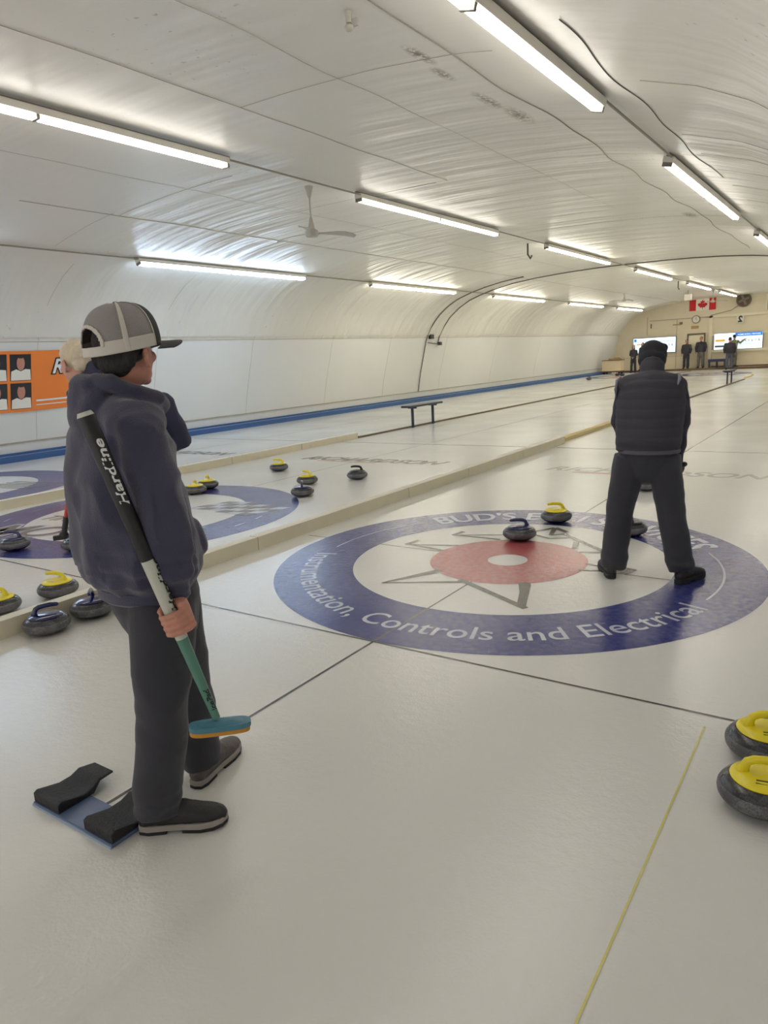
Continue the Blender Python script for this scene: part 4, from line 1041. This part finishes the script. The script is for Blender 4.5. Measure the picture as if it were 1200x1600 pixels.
# ------------------------------------------------------------ benches
def bench(x, y, label, L=1.45, rz=0):
    t = thing('bench', label, 'bench', (x, y, 0), rz, 'narrow benches on the ice')
    obj('seat', MB().box((0, 0, .50), (.26, L, .045)), M['bench'], t, False, .008)
    for s_ in (-1, 1):
        obj('leg', MB().box((0, s_*(L*.31), .24), (.05, .05, .48)), M['bench'], t, False, .004)
        obj('crossbar', MB().box((0, s_*(L*.31), .46), (.22, .04, .035)), M['bench'], t, False)
    return t
bench(-6.60, 9.62, 'narrow dark blue bench standing over the dark strip, left middle of the ice', 1.5)
bench(-2.34, 25.2, 'narrow dark bench standing far down the ice beneath the right screen', 1.5)
t = thing('wall_bench', 'blue bench against the back wall below the right screen', 'bench', (-5.55, 41.45, .1))
obj('seat', MB().box((0, 0, .42), (.95, .35, .16)), M['benchblue'], t, False, .01)
for x in (-.42, 0, .42): obj('leg', MB().box((x, 0, .17), (.06, .28, .34)), M['bench'], t, False)

# ------------------------------------------------------------ back wall
struct('trim_%d' % k, MB().box((XC+.3, 41.45, .05), (13.6, 1.1, .10)), M['platform']); k += 1
struct('trim_%d' % k, MB().box((XC+.3, 40.88, .055), (13.6, .06, .11)), M['brown']); k += 1
YW = Y1-.001
def wbox(x0, x1, z0, z1, d=.06): return MB().box(((x0+x1)/2, Y1-d/2, (z0+z1)/2), (x1-x0, d, z1-z0))
for x0, x1, z0, z1, d in [(-9.6, -6.1, 3.04, 3.09, .02), (-9.75, -9.72, 2.2, 3.3, .02), (-11.3, -7.5, .85, .87, .012), (-8.0, -7.97, .1, 3.1, .02)]:
    struct('trim_%d' % k, wbox(x0, x1, z0, z1, d), M['seam']); k += 1
# roller-door like framing round the right screen
for x0, x1, z0, z1 in [(-6.14, -5.96, .10, 3.12), (-6.14, 1.8, 3.0, 3.14), (-5.96, 1.8, 1.95, 2.08), (-5.96, 1.8, .98, 1.12), (-4.95, -4.83, .1, 1.0)]:
    struct('trim_%d' % k, wbox(x0, x1, z0, z1, .12), M['trimc']); k += 1
struct('trim_%d' % k, wbox(-5.96, 1.8, .1, .18, .08), M['brown']); k += 1
struct('trim_%d' % k, wbox(-3.20, -3.12, 3.2, 4.12, .12), M['trimc']); k += 1
tag(obj('dark_vent', wbox(-3.10, -2.4, 3.25, 3.95, .05), M['banner_dark'], None, False), 'dark vent panel high on the back wall at the right frame edge', 'vent')
d = thing('door_1', None, None, (-6.85, Y1, .10)); d['kind'] = 'structure'
for kk in ('label', 'category'):
    if kk in d: del d[kk]
obj('door_leaf', MB().box((0, -.03, .98), (.86, .05, 1.94)), M['trimc'], d, False, .004)
obj('door_frame', MB().box((-.47, -.04, 1.0), (.08, .08, 2.0)).box((.47, -.04, 1.0), (.08, .08, 2.0)).box((0, -.04, 2.02), (1.02, .08, .08)), M['darktrim'], d, False)
obj('door_handle', MB().tube([(.36, -.08, .95), (.36, -.12, .95), (.28, -.12, .95)], .012, 8), M['bracket'], d)
def tv(x0, x1, z0, z1, label, rich):
    t = thing('wall_screen', label, 'screen', ((x0+x1)/2, Y1-.06, z0)); w = x1-x0; h = z1-z0
    obj('bezel', MB().box((0, -.03, h/2), (w, .06, h)), M['blackplastic'], t, False, .004)
    obj('display', MB().box((0, -.062, h/2), (w-.05, .006, h-.05)), M['screen'], t, False)
    y = -.067
    r = lambda a, b, c, d_, mm, nm='display_block': obj(nm, MB().box(((a+b)/2, y, (c+d_)/2), (b-a, .003, d_-c)), mm, t, False)
    if rich:
        r(-.15, w/2-.04, h*.76, h-.03, M['screen_blue'])
        obj('display_text', text_mb('HOME ENDS | VISITORS', .115, lambda a, b: (a+.58, y-.003, b+h*.82), .002), M['screen'], t, False)
        r(-w/2+.1, -w/2+.62, h*.50, h*.62, M['screen_gold']); r(-w/2+.08, -w/2+.6, h*.17, h*.27, M['screen_navy'])
        obj('display_text', text_mb('1  2  3  4  5  6  7  8', .17, lambda a, b: (a+.48, y-.003, b+h*.44), .003), M['screen_grey'], t, False)
        r(0, w/2-.1, h*.30, h*.315, M['screen_grey'])
    else:
        r(-w/2+.08, -w/2+.22, h*.76, h*.92, M['screen_blue']); r(-w/2+.25, -w/2+.6, h*.55, h*.62, M['screen_gold'])
        obj('display_text', text_mb('5  6  7  8', .17, lambda a, b: (a+.8, y-.003, b+h*.42), .003), M['screen_grey'], t, False)
        r(-.2, w/2-.1, h*.72, h*.735, M['screen_grey'])
    return t
tv(-10.56, -7.98, 1.10, 2.07, 'white lit scoreboard screen on the back wall, behind the black beanie', False)
tv(-5.86, -3.24, 1.10, 2.08, 'lit scoreboard screen with blue header on the back wall at right', True)
t = thing('lane_number_sign', 'small square sign with a mirrored number two above the right screen', 'number sign', (-4.48, Y1-.13, 2.62))
obj('plate', MB().box((0, 0, .20), (.40, .02, .42)), M['white_metal'], t, False)
obj('numeral', text_mb('2', .46, lambda a, b: (-a, -.013, b+.045), .02), M['black_print'], t, False)
t = thing('lane_number_sign', 'small number one sign above the left screen', 'number sign', (-9.5, Y1-.02, 2.60))
obj('plate', MB().box((0, 0, .16), (.30, .02, .40)), M['backwall'], t, False)
obj('numeral', text_mb('1', .38, lambda a, b: (a, -.013, b+.02), .01), M['black_print'], t, False)
# clock, flag, sign, exhaust fan
t = thing('wall_clock', 'round white wall clock with dark rim above the door', 'clock', (-6.90, Y1-.04, 2.97))
def disc(r, y0, y1, n=32): return MB().tube([(0, y0, 0), (0, y1, 0)], r, n, ref=(0, 0, 1))
obj('rim', disc(.235, -.02, .03), M['darktrim'], t); obj('face', disc(.195, -.026, -.018), M['white_metal'], t)
obj('hands', MB().box((0, -.03, .07), (.015, .004, .14)).box((.03, -.03, -.02), (.012, .004, .10)), M['black_print'], t, False)
t = thing('maple_leaf_flag', 'red and white flag with a red maple leaf high on the back wall', 'flag', (-6.57, Y1-.03, 3.47))
w, h = 1.46, .69
obj('white_field', MB().box((0, 0, h/2), (w*.5, .012, h)), M['flag_white'], t, False)
for s_ in (-1, 1): obj('red_bar', MB().box((s_*w*.375, 0, h/2), (w*.25, .012, h)), M['flag_red'], t, False)
half = [(0, .95), (.09, .78), (.20, .84), (.16, .60), (.28, .66), (.31, .60), (.44, .62), (.40, .50), (.45, .46), (.22, .27), (.24, .20), (.03, .23), (.02, .05), (0, .05)]
leaf = half + [(-a, b) for a, b in half[::-1][1:-1]]
obj('maple_leaf', MB().prism(leaf, lambda a, b, hh: (a*h*.9, hh, b*h*.9+.03), -.010, -.007), M['flag_red'], t, False)
t = thing('exhaust_fan', 'round dark exhaust fan high on the back wall', 'exhaust fan', (-4.35, Y1-.05, 3.88))
obj('shroud', disc(.40, -.05, .05), M['darktrim'], t); obj('grille', disc(.33, -.056, -.048), M['brown'], t)
for i in range(4):
    a = i*PI/2+.4; obj('blade', MB().box((.16*math.cos(a), -.06, .16*math.sin(a)), (.26, .01, .12), Matrix.Rotation(-a, 3, 'Y')), M['bracket'], t, False)
tag(obj('wood_plaque', MB().box((-6.95, Y1-.03, 2.52), (.42, .03, .16)), M['woodsign'], None, False), 'small brown wooden plaque under the clock', 'plaque')
t = thing('speaker_bracket', 'small brown bracket on the back wall left of the clock', 'wall bracket', (-7.95, Y1-.06, 2.74))
obj('arm', MB().box((0, 0, 0), (.5, .10, .05)), M['woodsign'], t, False); obj('mount', MB().box((.2, 0, .07), (.16, .12, .12)), M['darktrim'], t, False)
tag(obj('wall_cable', MB().tube([(-6.1, Y1-.02, 3.15), (-5.0, Y1-.02, 3.35), (-4.6, Y1-.02, 3.62)], .012, 6), M['cable']), 'thin dark cable rising to the exhaust fan on the back wall', 'cable')
# crate on wheels
t = thing('wheeled_crate', 'beige box cart with wooden things on top in the far left corner', 'crate', (-10.95, 39.1, 0), 0)
obj('panel_box', MB().box((0, 0, .50), (1.10, .7, .62)), M['crate'], t, False, .01)
obj('bottom_rail', MB().box((0, 0, .16), (1.14, .74, .07)), M['brown'], t, False)
obj('lid', MB().box((0, 0, .83), (1.16, .76, .04)), M['darktrim'], t, False)
obj('timber_load', MB().box((.1, 0, .90), (.7, .3, .08)).box((.25, -.05, .96), (.3, .2, .06)), M['woodsign'], t, False)
for x in (-.45, .45):
    for y in (-.28, .28): obj('wheel', MB().tube([(x, y-.02, .065), (x, y+.02, .065)], .065, 14, ref=(0, 0, 1)), M['blackplastic'], t)

# ------------------------------------------------------------ banner on the left wall
t = thing('sponsor_banner', 'orange banner with portrait photographs on the left wall behind the white-haired person', 'banner')
xa, za, xb, zb = xw(.97)+.02, .97, xw(2.14)+.02, 2.14
def bn_(u, v, off=0):      # u along y in metres, v 0..1 up
    nx, nz = (zb-za), -(xb-xa); ll = math.hypot(nx, nz)
    wave = .012*math.sin(u*2.7)
    return (xa+(xb-xa)*v+nx/ll*(off+wave), u, za+(zb-za)*v+nz/ll*off+.012*math.sin(u*1.7))
def bquad(u0, v0, u1, v1, off, n=10):
    V = []; F = []
    for i in range(n+1):
        u = u0+(u1-u0)*i/n; V += [bn_(u, v0, off), bn_(u, v1, off)]
    for i in range(n): F.append((2*i, 2*i+2, 2*i+3, 2*i+1))
    return V, F
def bmesh_(u0, v0, u1, v1, off, n=10):
    m_ = MB(); m_.add(*bquad(u0, v0, u1, v1, off, n)); m_.add(*bquad(u0, v0, u1, v1, off-.003, n)); return m_
obj('sheet', bmesh_(.8, 0, 4.6, 1, .004, 40), M['orange'], t, False)
def blob(cu, cv, ru, rv, off, n=20):
    return MB().add([bn_(cu+ru*math.cos(2*PI*i/n), cv+rv*math.sin(2*PI*i/n), off) for i in range(n)], [tuple(range(n))])
for (u0, u1, v0, v1) in ((2.50, 2.92, .52, .95), (2.50, 2.92, .05, .48), (2.02, 2.44, .52, .95), (2.02, 2.44, .05, .48), (1.54, 1.96, .52, .95), (1.54, 1.96, .05, .48)):
    ph = obj('portrait', bmesh_(u0, v0, u1, v1, .008, 4), M['banner_dark'], t, False)
    cu = (u0+u1)/2
    obj('shirt', MB().add([bn_(u, v0+(v1-v0)*f, .012) for u, f in ((u0+.01, .02), (u1-.01, .02), (u1-.02, .42), (cu+.09, .44), (cu, .36), (cu-.09, .44), (u0+.02, .36))], [tuple(range(7))]), M['flag_white'], ph, False)
    obj('face', blob(cu, v0+(v1-v0)*.66, .080, .115, .014), M['skin'], ph, False)
    obj('hair', blob(cu, v0+(v1-v0)*.895, .055, .022, .0155), M['hair_brown'], ph, False)
obj('lettering', text_mb('Ri', .40, lambda a, b: bn_(a+3.36, .62+b/1.2, .010), .035, .3, 'LEFT'), M['black_print'], t, False)
obj('lettering', text_mb('Ri', .40, lambda a, b: bn_(a+3.36, .62+b/1.2, .014), .010, .3, 'LEFT'), M['white_print'], t, False)
obj('small_print', bmesh_(3.02, .155, 3.9, .185, .010), M['white_print'], t, False)
obj('small_print', bmesh_(3.02, .09, 3.9, .105, .010), M['white_print'], t, False)
